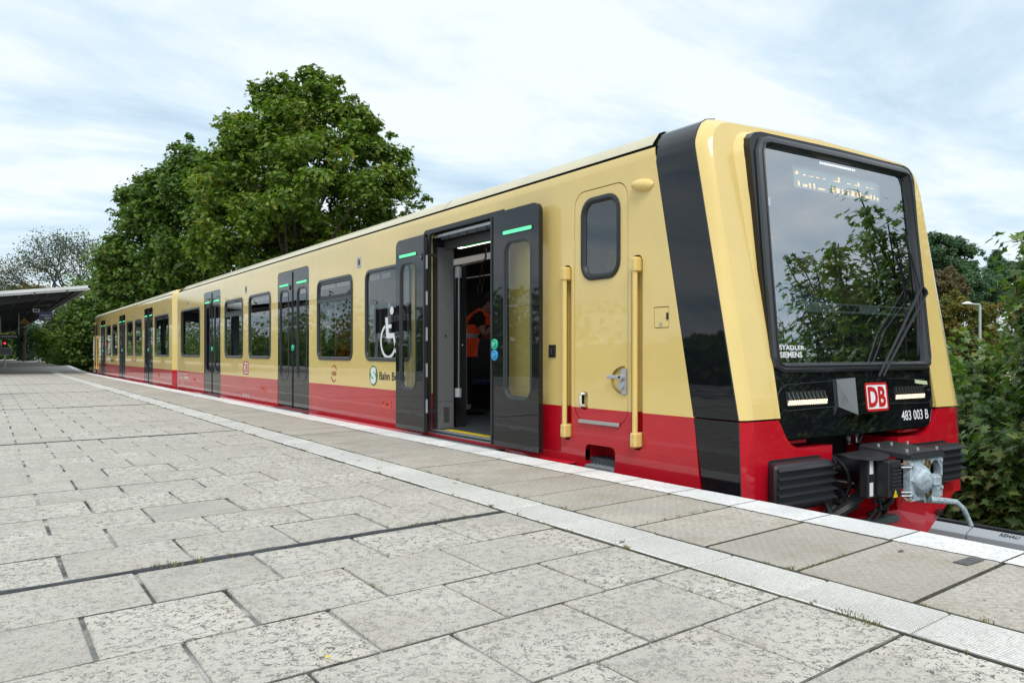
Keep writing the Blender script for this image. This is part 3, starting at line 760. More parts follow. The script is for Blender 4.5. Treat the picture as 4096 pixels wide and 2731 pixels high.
    # emergency release boxes
    for y in (9.08,13.9 if not mirror else 14.4,19.9):
        if not mirror and abs(y-13.9)<.1: y=14.30
        G=Geo(); G.plate(rrect(y-.14,y+.14,.213,.334,.006,2),[rrect(y-.10,y+.02,.235,.312,.006,2)],near_f,-.003,.02); bx=G.build('release_box',[mat('bright_red_paint',(.62,.02,.008),.35,coat=.5)],car)
        G=Geo(); G.plate(rrect(y-.10,y+.02,.235,.312,.004,2),(),near_f,.018); G.plate(rrect(y-.075,y+.0,.242,.305,.004,2),(),near_f,-.001,.018); G.build('release_handle',[mat('bright_red_paint')],bx)
        G=Geo(); G.plate(circ(y-.03,.275,.016,10),(),near_f,-.006,0); G.plate(circ(y+.09,.29,.014,10),(),near_f,-.006,0); G.build('keyhole',[DKMET],bx)
    # cab door, rails, step, hatch
    rec=Geo()
    def pocket(y0,y1,z0,z1,r,dep,nm):
        G=Geo(); P=rrect(y0,y1,z0,z1,r)
        # side walls + back, split in colour
        G.plate(P,(),near_f,dep,0.0,split=ZS if z0<ZS<z1 else None,m=1 if z1<ZS else 0)
        return G.build(nm,[YEL,RED],car)
    pocket(4.458,4.582,.168,1.674,.05,.085,'handrail_recess'); pocket(5.338,5.456,.168,1.674,.05,.085,'handrail_recess')
    stp=pocket(4.775,5.150,-.03,.158,.05,.22,'step_recess')
    G=Geo(); G.box(XN-.012,XN+.2,4.79,5.135,-.052,-.012,bev=.004)
    for k in range(22): 
        y=4.80+.0155*k; G.box(XN-.018,XN-.010,y,y+.008,-.05,-.014)
    for k in range(7):
        for j in range(4): G.box(XN+.0+.045*j,XN+.028+.045*j,4.81+.046*k,4.835+.046*k,-.012,-.006)
    G.build('step_grating',[mat('galvanised_grating',(.33,.35,.36),.5,metal=.5)],stp)
    for y in (4.51,5.392):
        G=Geo(); G.tube([(XN-.032,y,.29),(XN-.032,y,1.56)],.022,12); h=G.build('handrail',[HAND],car,smooth=True)
        for z0,z1,s in ((1.54,1.655,1),(.188,.305,-1)):
            G=Geo(); P=[(XN-.062,y-.032),(XN-.062,y+.032),(XN+.02,y+.045),(XN+.02,y-.045)]
            G.box(XN-.06,XN+.08,y-.034,y+.034,z0,z1,bev=.012); G.build('rail_bracket',[HAND],h)
            for zz in (z0+.03,z1-.03):
                G=Geo(); G.plate(circ(y,zz,.007,8),(),lambda a,b,d:(XN-.062+d,a,b),0,.004); G.build('bolt',[STEEL],h)
    G=Geo(); dmap=lambda a,b,d:near_f(a,b,d+.002)
    rc=[(4.66+.175*math.cos(R(t)),.70+.115*math.sin(R(t))) for t in range(-90,91,15)]
    hrec=[(4.658,.585)]+[(4.66+.17*math.sin(R(t)),.70-.115*math.cos(R(t))) for t in range(0,181,15)]
    grip=rrect(5.118,5.213,.44,.59,.03)
    G.plate(rrect(4.629,5.291,.352,2.268,.125),[rrect(4.74,5.175,1.545,2.175,.11),hrec,grip],dmap,0,.04,split=ZS)
    dr=G.build('cab_door',[YEL,RED],car)
    G=Geo(); G.plate(rrect(4.60,5.32,.32,2.30,.12),[rrect(4.74,5.175,1.545,2.175,.11)],near_f,.07); G.build('door_gap',[DARK],dr)
    G=Geo(); G.plate(hrec,(),dmap,.03,0); G.plate(grip,(),dmap,.035,0,split=ZS); G.build('handle_recess',[YEL,RED],dr)
    G=Geo(); G.ring(4.712,5.203,1.518,2.205,.14,[(0,0),(.0,.008),(.01,.014),(.03,.014),(.045,.002),(.055,-.018)],near_f); wf=G.build('window_frame',[RUB],dr,smooth=True)
    G=Geo(); G.plate(rrect(4.76,5.155,1.565,2.155,.095),(),near_f,.012); G.build('pane',[GLS],dr)
    G=Geo(); G.plate([(4.632,.592),(4.684,.592),(4.684,.793),(4.632,.793)],(),near_f,-.016,.01); 
    hp=G.build('handle_plate',[GREYM],dr)
    G=Geo(); G.box(XN-.05,XN-.026,4.655,4.825,.712,.742,bev=.006); G.tube([(XN-.05,4.663,.727),(XN-.01,4.663,.727)],.022,12); G.tube([(XN-.034,4.678,.662),(XN-.012,4.678,.662)],.032,14); G.build('lever_handle',[GREYM],dr,smooth=True)
    G=Geo(); G.tube([(XN+.02,5.19,.472),(XN-.012,5.193,.478),(XN-.018,5.193,.50),(XN-.018,5.193,.55),(XN-.012,5.19,.572),(XN+.02,5.17,.578)],.012,8); G.build('grab_handle',[mat('white_plastic',(.7,.7,.68),.4)],dr,smooth=True)
    G=Geo(); G.box(XN-.022,XN,4.712,5.22,.328,.360,bev=.004); G.build('sill_bar',[STEEL],dr)
    # warning triangle in the cab window
    # hatch with lock, black latch plate, camera bump
    G=Geo(); G.plate(rrect(4.184,4.330,1.109,1.256,.006,2),(),near_f,.001,.02); hx=G.build('service_hatch',[YEL],car)
    G=Geo(); G.plate(rrect(4.17,4.34,1.10,1.27,.006,2),(),near_f,.02); G.build('hatch_gap',[DARK],hx)
    G=Geo(); G.plate(circ(4.262,1.133,.013,14),(),near_f,-.006,0); G.build('hatch_lock',[STEEL],hx)
    G=Geo(); G.plate([(4.184,1.165),(4.204,1.165),(4.204,1.215),(4.184,1.215)],(),near_f,-.004,.0); G.build('hatch_hinge',[DKMET],hx)
    G=Geo(); G.box(XN-.008,XN,5.557,5.660,.878,.990,bev=.003); G.box(XN-.028,XN-.006,5.59,5.625,.90,.955,bev=.005); G.build('latch_plate',[RUB],car)
    G=Geo()
    LL=[]
    for k in range(9):
        t=k/8; y=4.335+.225*t; rz=.052*math.sqrt(max(0,1-(2*t-1)**2*.98)); rx=.07*math.sqrt(max(0,1-(2*t-1)**2*.98))*(.6+.7*t)
        LL.append([(XN-rx*math.sin(R(a)),y,2.19+.02*t+rz*math.cos(R(a))*1.0) for a in range(0,181,18)])
    G.loops(LL,0,False); G.build('mirror_camera',[YEL],car,smooth=True)
    # ---------------------------------------------------------- nose
    P=[(0,-.27),(0,-.1),(0,.452),None,(0,.464),(0,.9),(0,1.5),(0,2.1),(0,2.36),(.012,2.44),(.05,2.51),(.10,2.575),(.16,2.612),(.26,2.632),(.8,2.66),(1.42,2.675)]
    def xs(dx,sx): return XN+dx if sx>0 else XF-dx
    up=[p for p in P[4:]]; dn=P[:3]
    def Ap(dx,z,sx): return (xs(dx,sx),YA(z)+.004,z)
    def Bp(dx,z,sx): return (xs(dx,sx),YB(z),z)
    def Fp(dx,z,sx):
        if z<.46: return (xs(.12,sx),3.50,z)
        k=.12-.05*min(1,(z-.458)/1.6)
        if z<=2.37: zf=min(z,2.36); return (xs(dx+k,sx),3.514+.17*(zf-.458)-.012,zf)
        T={2.44:(.085,2.43),2.51:(.11,2.485),2.575:(.15,2.53),2.612:(.20,2.565),2.632:(.29,2.583),2.66:(.8,2.605),2.675:(1.42,2.615)}
        a,b=T[z]; return (xs(a,sx),3.514+.17*(b-.458)-.012,b)
    for sx in (1,-1):
        o=(-.003 if sx>0 else .003)
        G=Geo(); G.loops([[Ap(dx+.0,z,sx) for dx,z in up],[Bp(dx,z,sx) for dx,z in up]],0,False); 
        G.build('black_band',[BLK],car,smooth=True)
        G=Geo(); G.loops([[Ap(dx,z,sx) for dx,z in dn],[Bp(dx,z,sx) for dx,z in dn]],0,False); G.build('black_band',[BLK],car)
        G=Geo()
        a=[Bp(dx,z,sx) for dx,z in up]; f=[Fp(dx,z,sx) for dx,z in up]
        mid=[tuple(p+(q-p)*t for p,q in zip(u,v)) for t in (.55,) for u,v in zip(a,f)]
        mid=[(m[0]-(.012 if sx>0 else -.012)*(1 if m[2]<2.4 else .3),m[1]-.012,m[2]) for m in mid]
        G.loops([a,mid,f],0,False); G.build('nose_pillar',[YEL],car,smooth=True)
        G=Geo(); a=[Bp(dx,z,sx) for dx,z in dn]; f=[Fp(dx,z,sx) for dx,z in dn]; G.loops([a,f],0,False)
        G.quad(a[-1],f[-1],(f[-1][0],f[-1][1]+.4,f[-1][2]),(a[-1][0],a[-1][1]+.4,a[-1][2]))
        G.build('nose_lower_corner',[RED],car)
        # thin dark lip between band and pillar
        G=Geo(); G.tube([Bp(dx-.0,z,sx) for dx,z in up[:10]],.005,6); G.tube([Bp(dx,z,sx) for dx,z in dn],.005,6); G.build('trim_strip',[DKMET],car)
    # front face (raked) around the mask
    rk=lambda a,b,d:(XC+a,3.514+.17*(b-.458)-.012+d,b)
    FL=[Fp(dx,z,1) for dx,z in up]; out=[(p[0]-XC,p[2]) for p in FL]+[(XC-p[0],p[2]) for p in FL[-2::-1]]
    hole=[(-1.075,.464)]+[(-1.075-.055*min(1,max(0,(z-.9)/1.4)),z) for z in (.9,1.5,2.1,2.34)]+[(-1.118,2.42),(-1.07,2.495),(-1.0,2.535),(-.90,2.552),(0,2.556),(.90,2.552),(1.0,2.535),(1.07,2.495),(1.118,2.42)]+[(1.075+.055*min(1,max(0,(z-.9)/1.4)),z) for z in (2.34,2.1,1.5,.9)]+[(1.075,.464)]
    outer=[(-1.30,.464)] if 0 else []
    left=[q for q in out]
    poly=left+[(1.075,.464)]+hole[-2:0:-1]+[(-1.075,.464)]
    G=Geo(); G.plate(poly,(),rk,0,.12)
    G.build('nose_front',[YEL],car)
    # flank from the yellow face to the mask edge
    mk=lambda a,b,d:(XC+a,3.545+.10*(b-.6)+d,b)
    def mo(s_=1,grow=0):
        H=[(0,.302),(.90,.31),(.955,.345),(.99,.42),(1.02,.50),(1.03,.8),(1.042,1.2),(1.055,1.7),(1.07,2.2),(1.078,2.40),(1.06,2.46),(1.01,2.505),(.94,2.52),(0,2.53)]
        return [(a+grow if a else 0,b) for a,b in H]
    H=mo(); mout=[(a,b) for a,b in H]+[(-a,b) for a,b in H[-2:0:-1]]
    hx=lambda z:1.075+.055*min(1,max(0,(z-.9)/1.4))+.002
    for sx in (1,-1):
        G=Geo()
        Ih=[(hx(z),z) for z in (.464,.9,1.5,2.1,2.34)]+[(1.12,2.422),(1.072,2.497),(1.002,2.537),(.90,2.554),(0,2.558)]
        Jh=[(1.026,.464),(1.028,.9),(1.044,1.5),(1.062,2.1),(1.070,2.34),(1.074,2.40),(1.056,2.450),(1.00,2.494),(.93,2.510),(0,2.520)]
        I=[rk(sx*a,z,0) for a,z in Ih]; J=[]
        for (a,z),(a2,z2) in zip(Ih,Jh):
            ym=mk(0,z2,0)[1]; yr=rk(0,z,0)[1]; J.append((XC+sx*(a2-.004),min(yr,ym+.045),z2))
        K=[(p[0],p[1]+.15,p[2]) for p in J]
        G.loops([I,J,K],0,False); G.build('nose_flank',[YEL],car,smooth=True)
    # mask: thick black body carrying windscreen and lights
    gw=[(.0,.835),(.93,.835),(.968,.85),(.978,.90),(.972,1.6),(.958,2.37),(.93,2.425),(.88,2.435),(0,2.44)]
    gout=[(a,b) for a,b in gw]+[(-a,b) for a,b in gw[-2:0:-1]]
    G=Geo(); G.plate(mout,[gout],mk,0,.40); msk=G.build('front_mask',[BLK],car)
    bev=Geo()
    def grow(L_,k): 
        cx,cz=0,1.4; R_=[]
        n=len(L_)
        for i,(a,b) in enumerate(L_):
            p,q=L_[i-1],L_[(i+1)%n]; tx,tz=q[0]-p[0],q[1]-p[1]; l=math.hypot(tx,tz); R_.append((a+k*tz/l,b-k*tx/l))
        return R_
    bev.loops([[mk(a,b,d) for a,b in grow(gout,g_)] for g_,d in ((.062,-.002),(.055,-.022),(.035,-.034),(.012,-.032),(.0,-.018),(-.012,.012),(-.02,.03))],0)
    fr=bev.build('windscreen_frame',[mat('satin_black_frame',(.03,.033,.038),.30,coat=.3)],car,smooth=True)
    bev=Geo(); bev.loops([[mk(a,b,d) for a,b in grow(gout,g_)] for g_,d in ((.018,-.036),(.010,-.042),(.002,-.036))],0); bev.build('windscreen_seal',[RUB],fr,smooth=True)
    G=Geo(); G.plate(grow(gout,-.01),(),mk,.012); G.build('windscreen',[GLF],car)
    clear=rrect(-.945,.80,1.285,2.115,.03); disp=[(-.57,2.162),(-.55,2.155),(.90,2.155),(.90,2.35),(-.57,2.35)]
    G=Geo(); G.plate(grow(gout,-.005),[clear,rrect(-.57,.60,2.158,2.35,.02)],mk,.024); G.build('glass_print',[mat('ceramic_print',(.006,.006,.007),.35)],car)
    # destination display
    G=Geo(); G.plate([(-.60,2.14),(.63,2.14),(.63,2.37),(-.60,2.37)],(),mk,.05); dp=G.build('destination_display',[mat('display_panel',(.42,.48,.48),.5)],car)
    if not mirror:
        G=Geo(); random.seed(11)
        row1=[(.00,3,.045),(.055,5,.03),(.15,5,.008),(.225,7,.008),(.315,5,.008),(.395,5,.008),(.53,10,.014),(.60,3,.04),(.72,6,.008),(.81,9,.012),(.87,3,.035),(.98,6,.008),(1.05,6,.01)]
        row2=[(.0,3,.045),(.08,3,.045),(.135,8,.03),(.215,3,.04),(.27,3,.04),(.33,12,.02),(.51,3,.045),(.565,6,.045),(.64,3,.045),(.71,3,.045),(.765,6,.045),(.84,3,.045),(.88,3,.045),(.96,8,.03),(1.03,3,.04),(1.08,3,.04),(1.12,4,.03)]
        for rows,zz in ((row1,2.275),(row2,2.185)):
            for u,nd,hh in rows:
                for c in range(nd):
                    for r_ in range(max(1,int(hh/.008))):
                        if random.random()<.88:
                            a=-.565+u*1.0+.0075*c; b=zz+.008*r_
                            G.plate([(a,b),(a+.0055,b),(a+.0055,b+.0055),(a,b+.0055)],(),mk,.0485)
        G.build('display_dots',[LEDO],dp)
    G=Geo(); 
    for k in range(18): G.plate(circ(-.22+.0265*k,2.392,.0095,8),(),mk,.022)
    G.build('upper_marker_light',[LEDC],car)
    # cab interior
    G=Geo(); G.plate(rrect(-1.3,1.3,.2,2.38,.05),[rrect(-.60,-.22,1.42,1.86,.05)],lambda a,b,d:(XC+a,5.45+d,b),0,.03); G.build('cab_back_wall',[CABG],car)
    G=Geo(); G.box(XN+.1,XF-.1,3.95,5.4,2.30,2.33); G.build('cab_ceiling',[CABG],car)
    G=Geo(); LL=[]
    for x,h in ((4.50,1.40),(4.8,1.46),(5.15,1.50),(5.5,1.42),(5.9,1.34),(6.3,1.30),(6.75,1.30)): LL.append([(x,3.74,1.20),(x,3.72,1.28),(x,3.80,h-.07),(x,3.98,h),(x,4.35,h-.05),(x,4.4,1.0)])
    G.loops(LL,0,False); G.build('dashboard',[NAVY],car,smooth=True)
    G=Geo(); G.plate([(-.95,1.225),(.82,1.225),(.82,1.30),(-.95,1.30)],[rrect(-.93,-.58,1.24,1.285,.01),rrect(-.3,.12,1.24,1.285,.01),rrect(.4,.78,1.24,1.285,.01)],mk,.0235); G.build('vent_strip',[mat('vent_grey',(.16,.18,.18),.6)],car)
    G=Geo(); G.box(5.75,6.25,4.7,4.85,1.0,1.78,bev=.05); G.box(5.75,6.25,4.35,4.85,.9,1.02,bev=.04); G.box(5.88,6.12,4.72,4.82,1.78,1.98,bev=.04); G.build('driver_seat',[mat('driver_seat_fabric',(.015,.016,.02),.8)],car)
    if not mirror:
        G=Geo(); G.plate([(-.94,1.99),(-.87,1.985),(-.865,2.045),(-.935,2.055)],(),mk,.022); G.build('paper_note',[WHT],car)
    # headlight panels
    hp=[(-1.0,.54),(-.96,.515),(-.90,.505),(-.31,.518),(-.31,.715),(-.90,.695),(-.965,.67),(-1.0,.63)]
    for sx in (1,-1):
        q=[(sx*a,b) for a,b in hp]
        bb=Geo(); bb.loops([[mk(a,b,-.001) for a,b in q],[mk(a*.997,.61+(b-.61)*.985,-.003) for a,b in q]],0); 
        G=Geo(); G.plate(q,(),mk,-.006,.0); pn=G.build('headlight_panel',[BLK],car)
        G=Geo(); G.loops([[mk(a,b,-.0065) for a,b in q],[mk(a,b,-.009) for a,b in grow(q,-.003)],[mk(a,b,-.0062) for a,b in grow(q,-.006)]],0); G.build('panel_edge',[DKMET],pn)
        lx0,lx1=(-.905,-.437) if sx>0 else (.455,.90)
        G=Geo(); G.plate([(lx0,.545),(lx1,.545),(lx1,.583),(lx0,.583)],(),mk,-.008,0); hl=G.build('headlight',[mat('lamp_chrome',(.55,.5,.42),.3,metal=.6)],pn)
        G=Geo(); n=17
        for r_ in range(2):
            for k in range(n): G.plate(circ(lx0+.014+(lx1-lx0-.028)*(k+.5*r_)/(n-.5),.5555+.017*r_,.0092,8),(),mk,-.010)
        G.build('led_lens',[LEDW],hl)
        G=Geo()
        for k in range(10):
            a=lx0+.01+(lx1-lx0-.05)*k/9
            G.loops([[mk(a+dx,b,-.012) for dx,b in ((0,.635),(.006,.61),(.016,.595),(.030,.588))],[mk(a+dx+.007,b+.002,-.012) for dx,b in ((0,.637),(.008,.612),(.016,.600),(.030,.592))]],0,False)
        G.build('reflector_fins',[STEEL],pn)
        G=Geo(); G.plate([(lx0-.01,.585),(lx1-.02,.585),(lx1-.02,.645),(lx0-.01,.645)],(),mk,-.007); G.build('lamp_recess',[DARK],pn)
    if not mirror:
        G=Geo(); G.plate([(.765,.668),(.945,.652),(.942,.682),(.766,.698)],(),mk,-.0115,-.006); G.build('masking_tape',[mat('pale_green_tape',(.55,.62,.38),.6)],car)
    # central box with logo
    Yf=3.445; bx=[(-.214,.732),(.192,.730),(.232,.460),(-.182,.472)]
    G=Geo(); bo=lambda a,b,d:(XC+a,Yf+.10*(b-.6)+d,b)
    A=[(-.21,.735),(.21,.735),(.21,.46),(-.21,.46)]
    Bk=[(-.305,.725),(.225,.74),(.225,.43),(-.30,.52)]
    a=[bo(x,z,0) for x,z in A]; b=[mk(x,z,.003) for x,z in Bk]
    G.loops([a,b],0,True,True,False)
    cb_=G.build('logo_box',[BLK],car)
    G=Geo(); q=[mk(-.308,.718,-.001),mk(-.30,.515,-.001),bo(-.213,.458,-.001),bo(-.213,.733,-.001)]; G.f([G.v(p) for p in q]); G.build('camera_window',[mat('grey_glass_panel',(.14,.155,.165),.25,coat=1)],cb_)
    LM=lambda a,b,d:(XC+a,Yf+.10*(b-.6)-.002+d,b)
    G=Geo(); G.plate(rrect(-.105,.19,.477,.692,.025),[rrect(-.088,.173,.494,.675,.012)],LM,-.003,.0); lp=G.build('logo_plate',[REDP],cb_)
    G=Geo(); G.plate(rrect(-.09,.175,.492,.677,.012),(),LM,-.0015); G.build('logo_field',[WHT],lp)
    TFs=TF
    if not mirror:
        text('lettering','DB',LM,(-.073,.158,.507,.662),REDP,lp,bold=.035,d=.004)
        text('lettering','STADLER',mk,(-.922,-.635,.940,.972),WHT,car,bold=.02,d=-.010)
        text('lettering','SIEMENS',mk,(-.920,-.668,.884,.926),WHT,car,bold=.025,d=-.010)
        text('lettering','483 003 B',mk,(.530,.930,.372,.452),WHT,car,bold=.01,d=.002)
    # wipers
    G=Geo(); w3=lambda x,z,d:(x,3.545+.10*(z-.6)+d,z)
    if not mirror:
        G.tube([w3(5.80,.735,-.05),w3(6.10,1.08,-.085),w3(6.535,1.47,-.06)],.011,6); G.tube([w3(5.86,.735,-.05),w3(6.22,1.12,-.085),w3(6.60,1.41,-.06)],.011,6)
        G.tube([w3(6.535,1.47,-.06),w3(6.59,1.44,-.06),w3(6.60,1.41,-.06)],.018,6); wi=G.build('wiper_arm',[RUB],car)
        G=Geo(); G.tube([w3(6.43,1.90,-.035),w3(6.50,1.45,-.04),w3(6.42,.90,-.035)],[.006,.012,.006],6); G.tube([w3(6.44,1.75,-.05),w3(6.52,1.45,-.06),w3(6.455,1.10,-.05)],.007,6); G.build('wiper_blade',[RUB],wi)
    # ---------------------------------------------------------- lower front
    n0=.433
    half=[(1.30,.452),(1.045,.452),(1.01,.40),(.965,.33),(.91,.275),(.84,.245),(n0,.243),(n0,-.33)]
    outl=half+[(-a,b) for a,b in half[::-1]]+[(-1.30,-.27),(-1.24,-.33),(-.9,-.60),(.9,-.60),(1.24,-.33),(1.30,-.27)]
    lo=lambda a,b,d:(XC+a,3.50+d+(.10*max(0,-.30-b)),b)
    G=Geo(); G.plate(outl,(),lo,0,.45); bm=G.build('front_skirt',[RED],car)
    for sx in (1,-1):
        X_=(lambda x:x) if sx>0 else (lambda x:2*XC-x)
        G=Geo(); LL=[]
        for (xa,xb,za,zb,y,r_) in ((4.475,5.035,-.15,.165,3.53,.03),(4.44,5.04,-.15,.165,3.46,.03),(4.405,5.04,-.145,.162,3.41,.03),(4.425,5.03,-.125,.145,3.39,.02)): LL.append([(X_(a),y,b) for a,b in rrect(xa,xb,za,zb,r_,3)])
        G.loops(LL,0,True,False,True); lv=G.build('louvre',[LOUV],car,smooth=True)
        for k in range(5):
            z=.137-.0565*k
            G=Geo(); G.loops([[(X_(x+dx),y,z+dz) for dx,y,dz in ((0,3.395,.010),(-.03 if x<4.6 else .016,3.358,-.010),(-.03 if x<4.6 else .016,3.358,-.016),(0,3.395,-.030))] for x in (4.425,5.03)],0,True,True,True)
            G.build('louvre_fin',[LOUV],lv)
        G=Geo(); G.plate(rrect(4.458,5.045,-.19,.182,.03) if sx>0 else rrect(2*XC-5.045,2*XC-4.458,-.19,.182,.03),(),lambda a,b,d:(a,3.497+d,b),0,.01); G.build('louvre_recess',[DARK],lv)
    # red cap plates above the bumper
    for sx in (1,-1):
        G=Geo(); u0,u1=sorted((XC-sx*.93,XC-sx*.60)); G.box(u0,u1,3.60,3.84,.2625,.285); G.build('bumper_cap',[RED],car)
    # dark cavity
    G=Geo(); G.box(XC-1.2,XC+1.2,3.96,3.99,-.62,.35); G.box(XC-.9,XC+.9,3.6,3.95,-.45,-.40); G.build('coupler_bay',[DARK],car)
    if not mirror:
        cp=Geo(); cp.tube([(5.62,3.95,.02),(5.62,3.15,.02)],.10,14); coup=cp.build('coupler',[DKMET],car,smooth=True)
        # face plate with round cone and hole
        pf=lambda a,b,d:(XC+a,3.035+d,b)
        hole=circ(.115,.045,.078,16,.10)
        G=Geo(); G.plate([(-.215,-.127),(-.04,-.127),(-.02,-.155),(.03,-.155),(.04,-.127),(.217,-.127),(.217,.17),(.20,.183),(-.20,.183),(-.215,.17)],[hole],pf,0,.05,back=True); G.build('coupler_face',[COUPM],coup)
        G=Geo(); LL=[]
        for r_,d in ((.10,0),(.094,-.022),(.078,-.045),(.052,-.064),(.024,-.074)): LL.append([pf(-.085+a*.95,.015+b,d) for a,b in circ(0,0,r_,20,r_*1.12)])
        G.loops(LL,0,True,False,True); G.build('coupler_cone',[COUPM],coup,smooth=True)
        G=Geo(); G.box(5.60,5.69,2.955,3.03,-.035,.055,bev=.018); G.build('coupler_hook',[COUPM],coup,smooth=False)
        G=Geo(); G.box(5.692,5.715,2.96,3.01,-.025,.045,bev=.006); G.build('hook_pin',[mat('oily_metal',(.05,.06,.03),.3,metal=.7)],coup)
        for a,b in ((.0,.125),(.01,-.085)):
            G=Geo(); LL=[[pf(a+x,b+z,d) for x,z in circ(0,0,r_,14)] for r_,d in ((.034,0),(.034,-.015),(.022,-.018),(.018,.01))]; G.loops(LL,0,True,False,True); G.build('air_port',[mat('brass_ring',(.25,.17,.07),.4,metal=.7)],coup,smooth=True)
        for a,b in ((-.188,.12),(-.188,-.085),(.188,.14),(.195,-.06),(-.19,.02)):
            G=Geo(); G.tube([pf(a,b,0),pf(a,b,-.012)],.014,6); G.build('bolt',[COUPM],coup)
        G=Geo(); G.tube([(5.60,3.0,-.125),(5.68,2.96,-.135),(5.80,2.92,-.15),(5.87,2.90,-.21),(5.93,2.88,-.33)],[.026,.024,.02,.02,.018],10); G.build('coupler_lever',[COUPM],coup,smooth=True)
        # hood
        G=Geo(); G.loops([[(x,3.03,z) for x,z in ((5.395,.165),(5.40,.20),(5.43,.212),(5.81,.212),(5.84,.20),(5.845,.165))],[(x,3.42,z) for x,z in ((5.395,.19),(5.40,.23),(5.43,.242),(5.81,.242),(5.84,.23),(5.845,.19))]],0,False)
        G.quad((5.40,3.02,.165),(5.845,3.02,.165),(5.84,3.035,.21),(5.40,3.035,.21)); hd=G.build('coupler_hood',[RUB],coup,smooth=False)
        for x,y in ((5.44,3.08),(5.60,3.09),(5.80,3.06),(5.45,3.3),(5.62,3.3),(5.8,3.28)):
            G=Geo(); G.tube([(x,y,.21+(y-3.03)*.077),(x,y,.232+(y-3.03)*.077)],.011,6); G.build('bolt',[ALU],hd)
        G=Geo(); LL=[]
        for k in range(9):
            t=k/8; x=4.98+.50*t; wd=.16*math.sin(math.pi*(.12+.8*t)); zz=.205-.03*math.sin(math.pi*t)+.02*t
            LL.append([(x,3.28-wd,zz-.015),(x,3.28,zz),(x,3.28+wd,zz)])
        G.loops(LL,0,False); G.build('rubber_flap',[RUB],coup,smooth=True)
        # electric cabinet beside it
        G=Geo(); G.box(5.13,5.30,3.18,3.25,-.10,.185,bev=.006); G.box(5.215,5.37,3.08,3.178,-.09,.165,bev=.006); eb=G.build('contact_box',[RUB],coup)
        for za,zb in ((.07,.165),(-.085,.01)):
            G=Geo(); G.box(5.145,5.185,3.177,3.180,za,zb); G.build('label',[WHT],eb)
        for k in range(7):
            G=Geo(); G.box(5.235,5.36,3.068,3.08,-.035+.026*k,-.022+.026*k); G.build('cooling_rib',[RUB],eb)
        G=Geo(); T=[(5.25,-.085),(5.30,-.085),(5.275,-.035)]; G.plate(T,(),lambda a,b,d:(a,3.064+d,b),0,.003); wt=G.build('warning_sign',[mat('warning_yellow',(.85,.62,.01),.5)],eb)
        G=Geo(); G.plate([(5.278,-.05),(5.268,-.066),(5.275,-.066),(5.270,-.08),(5.283,-.062),(5.276,-.062)],(),lambda a,b,d:(a,3.062+d,b),0); G.build('bolt_symbol',[BLKP],wt)
        G=Geo(); G.box(5.84,5.93,3.10,3.4,-.08,.17,bev=.01); G.build('contact_box',[RUB],coup)
        G=Geo()
        for pts in ([(5.35,3.07,.115),(5.41,3.03,.115)],[(5.35,3.07,-.06),(5.41,3.03,-.06)],[(5.35,3.07,-.085),(5.41,3.03,-.085)],[(5.58,3.62,.5),(5.58,3.62,.21)],[(5.66,3.62,.5),(5.66,3.60,.22),(5.63,3.5,.2)],[(5.25,3.55,-.02),(5.45,3.5,-.06)],[(5.18,3.6,-.12),(5.42,3.45,-.16)]):
            G=Geo(); G.tube(pts,.012 if pts[0][1]>3.3 else .008,8); G.build('steel_pipe',[STEEL],coup,smooth=True)
        G=Geo(); G.tube([(5.36,3.08,.13),(5.385,3.05,.155),(5.41,3.04,.14)],.004,6); G.tube([(5.36,3.08,-.09),(5.39,3.04,-.115),(5.42,3.03,-.11)],.004,6); G.build('copper_wire',[mat('copper',(.5,.2,.09),.4,metal=.6)],coup)
        hoses=[([(5.06,3.7,.15),(5.04,3.55,.0),(5.06,3.45,-.2),(5.10,3.42,-.35)],.024),([(5.33,3.35,-.10),(5.20,3.38,-.19),(5.1,3.45,-.28),(5.02,3.55,-.42)],.042),([(5.1,3.8,.10),(5.2,3.6,-.02),(5.28,3.5,-.14),(5.3,3.5,-.3)],.02),([(5.3,3.7,.12),(5.25,3.55,.02),(5.15,3.5,-.15),(5.2,3.5,-.33)],.018),([(5.40,3.3,-.12),(5.38,3.28,-.22),(5.30,3.32,-.31),(5.2,3.4,-.36)],.009),([(5.45,3.3,-.12),(5.44,3.28,-.24),(5.36,3.32,-.33),(5.24,3.4,-.38)],.009),
               ([(5.95,3.8,.2),(5.9,3.5,0),(5.8,3.4,-.2),(5.65,3.5,-.33)],.022),([(5.25,3.9,.2),(5.12,3.6,.16),(5.16,3.48,.0),(5.3,3.45,-.1)],.014),([(5.35,3.8,.22),(5.22,3.5,.12),(5.10,3.46,-.05),(5.22,3.42,-.22)],.011),([(5.45,3.8,.2),(5.35,3.5,.05),(5.28,3.44,-.12),(5.1,3.5,-.25)],.016),([(5.06,3.9,-.1),(5.2,3.6,-.2),(5.4,3.5,-.25),(5.7,3.6,-.2)],.028),([(5.6,3.6,-.1),(5.75,3.45,-.22),(5.85,3.5,-.32)],.03),([(5.5,3.9,.3),(5.45,3.6,.32),(5.40,3.5,.25)],.012),([(5.5,3.6,.26),(5.56,3.55,.31),(5.64,3.55,.30),(5.68,3.6,.22)],.012)]
        for pts,r_ in hoses:
            # ribbed hose: interpolate and modulate the radius
            P_=[Vector(p) for p in pts]; Q=[]
            for i in range(len(P_)-1):
                for t in np.linspace(0,1,9)[:-1]:
                    p0=P_[max(i-1,0)];p1=P_[i];p2=P_[i+1];p3=P_[min(i+2,len(P_)-1)]
                    Q.append(.5*((2*p1)+(-p0+p2)*t+(2*p0-5*p1+4*p2-p3)*t*t+(-p0+3*p1-3*p2+p3)*t**3))
            Q.append(P_[-1]); G=Geo(); G.tube(Q,[r_*(1.08 if i%2 else .94) for i in range(len(Q))],8); G.build('hose',[RUB],coup,smooth=True)
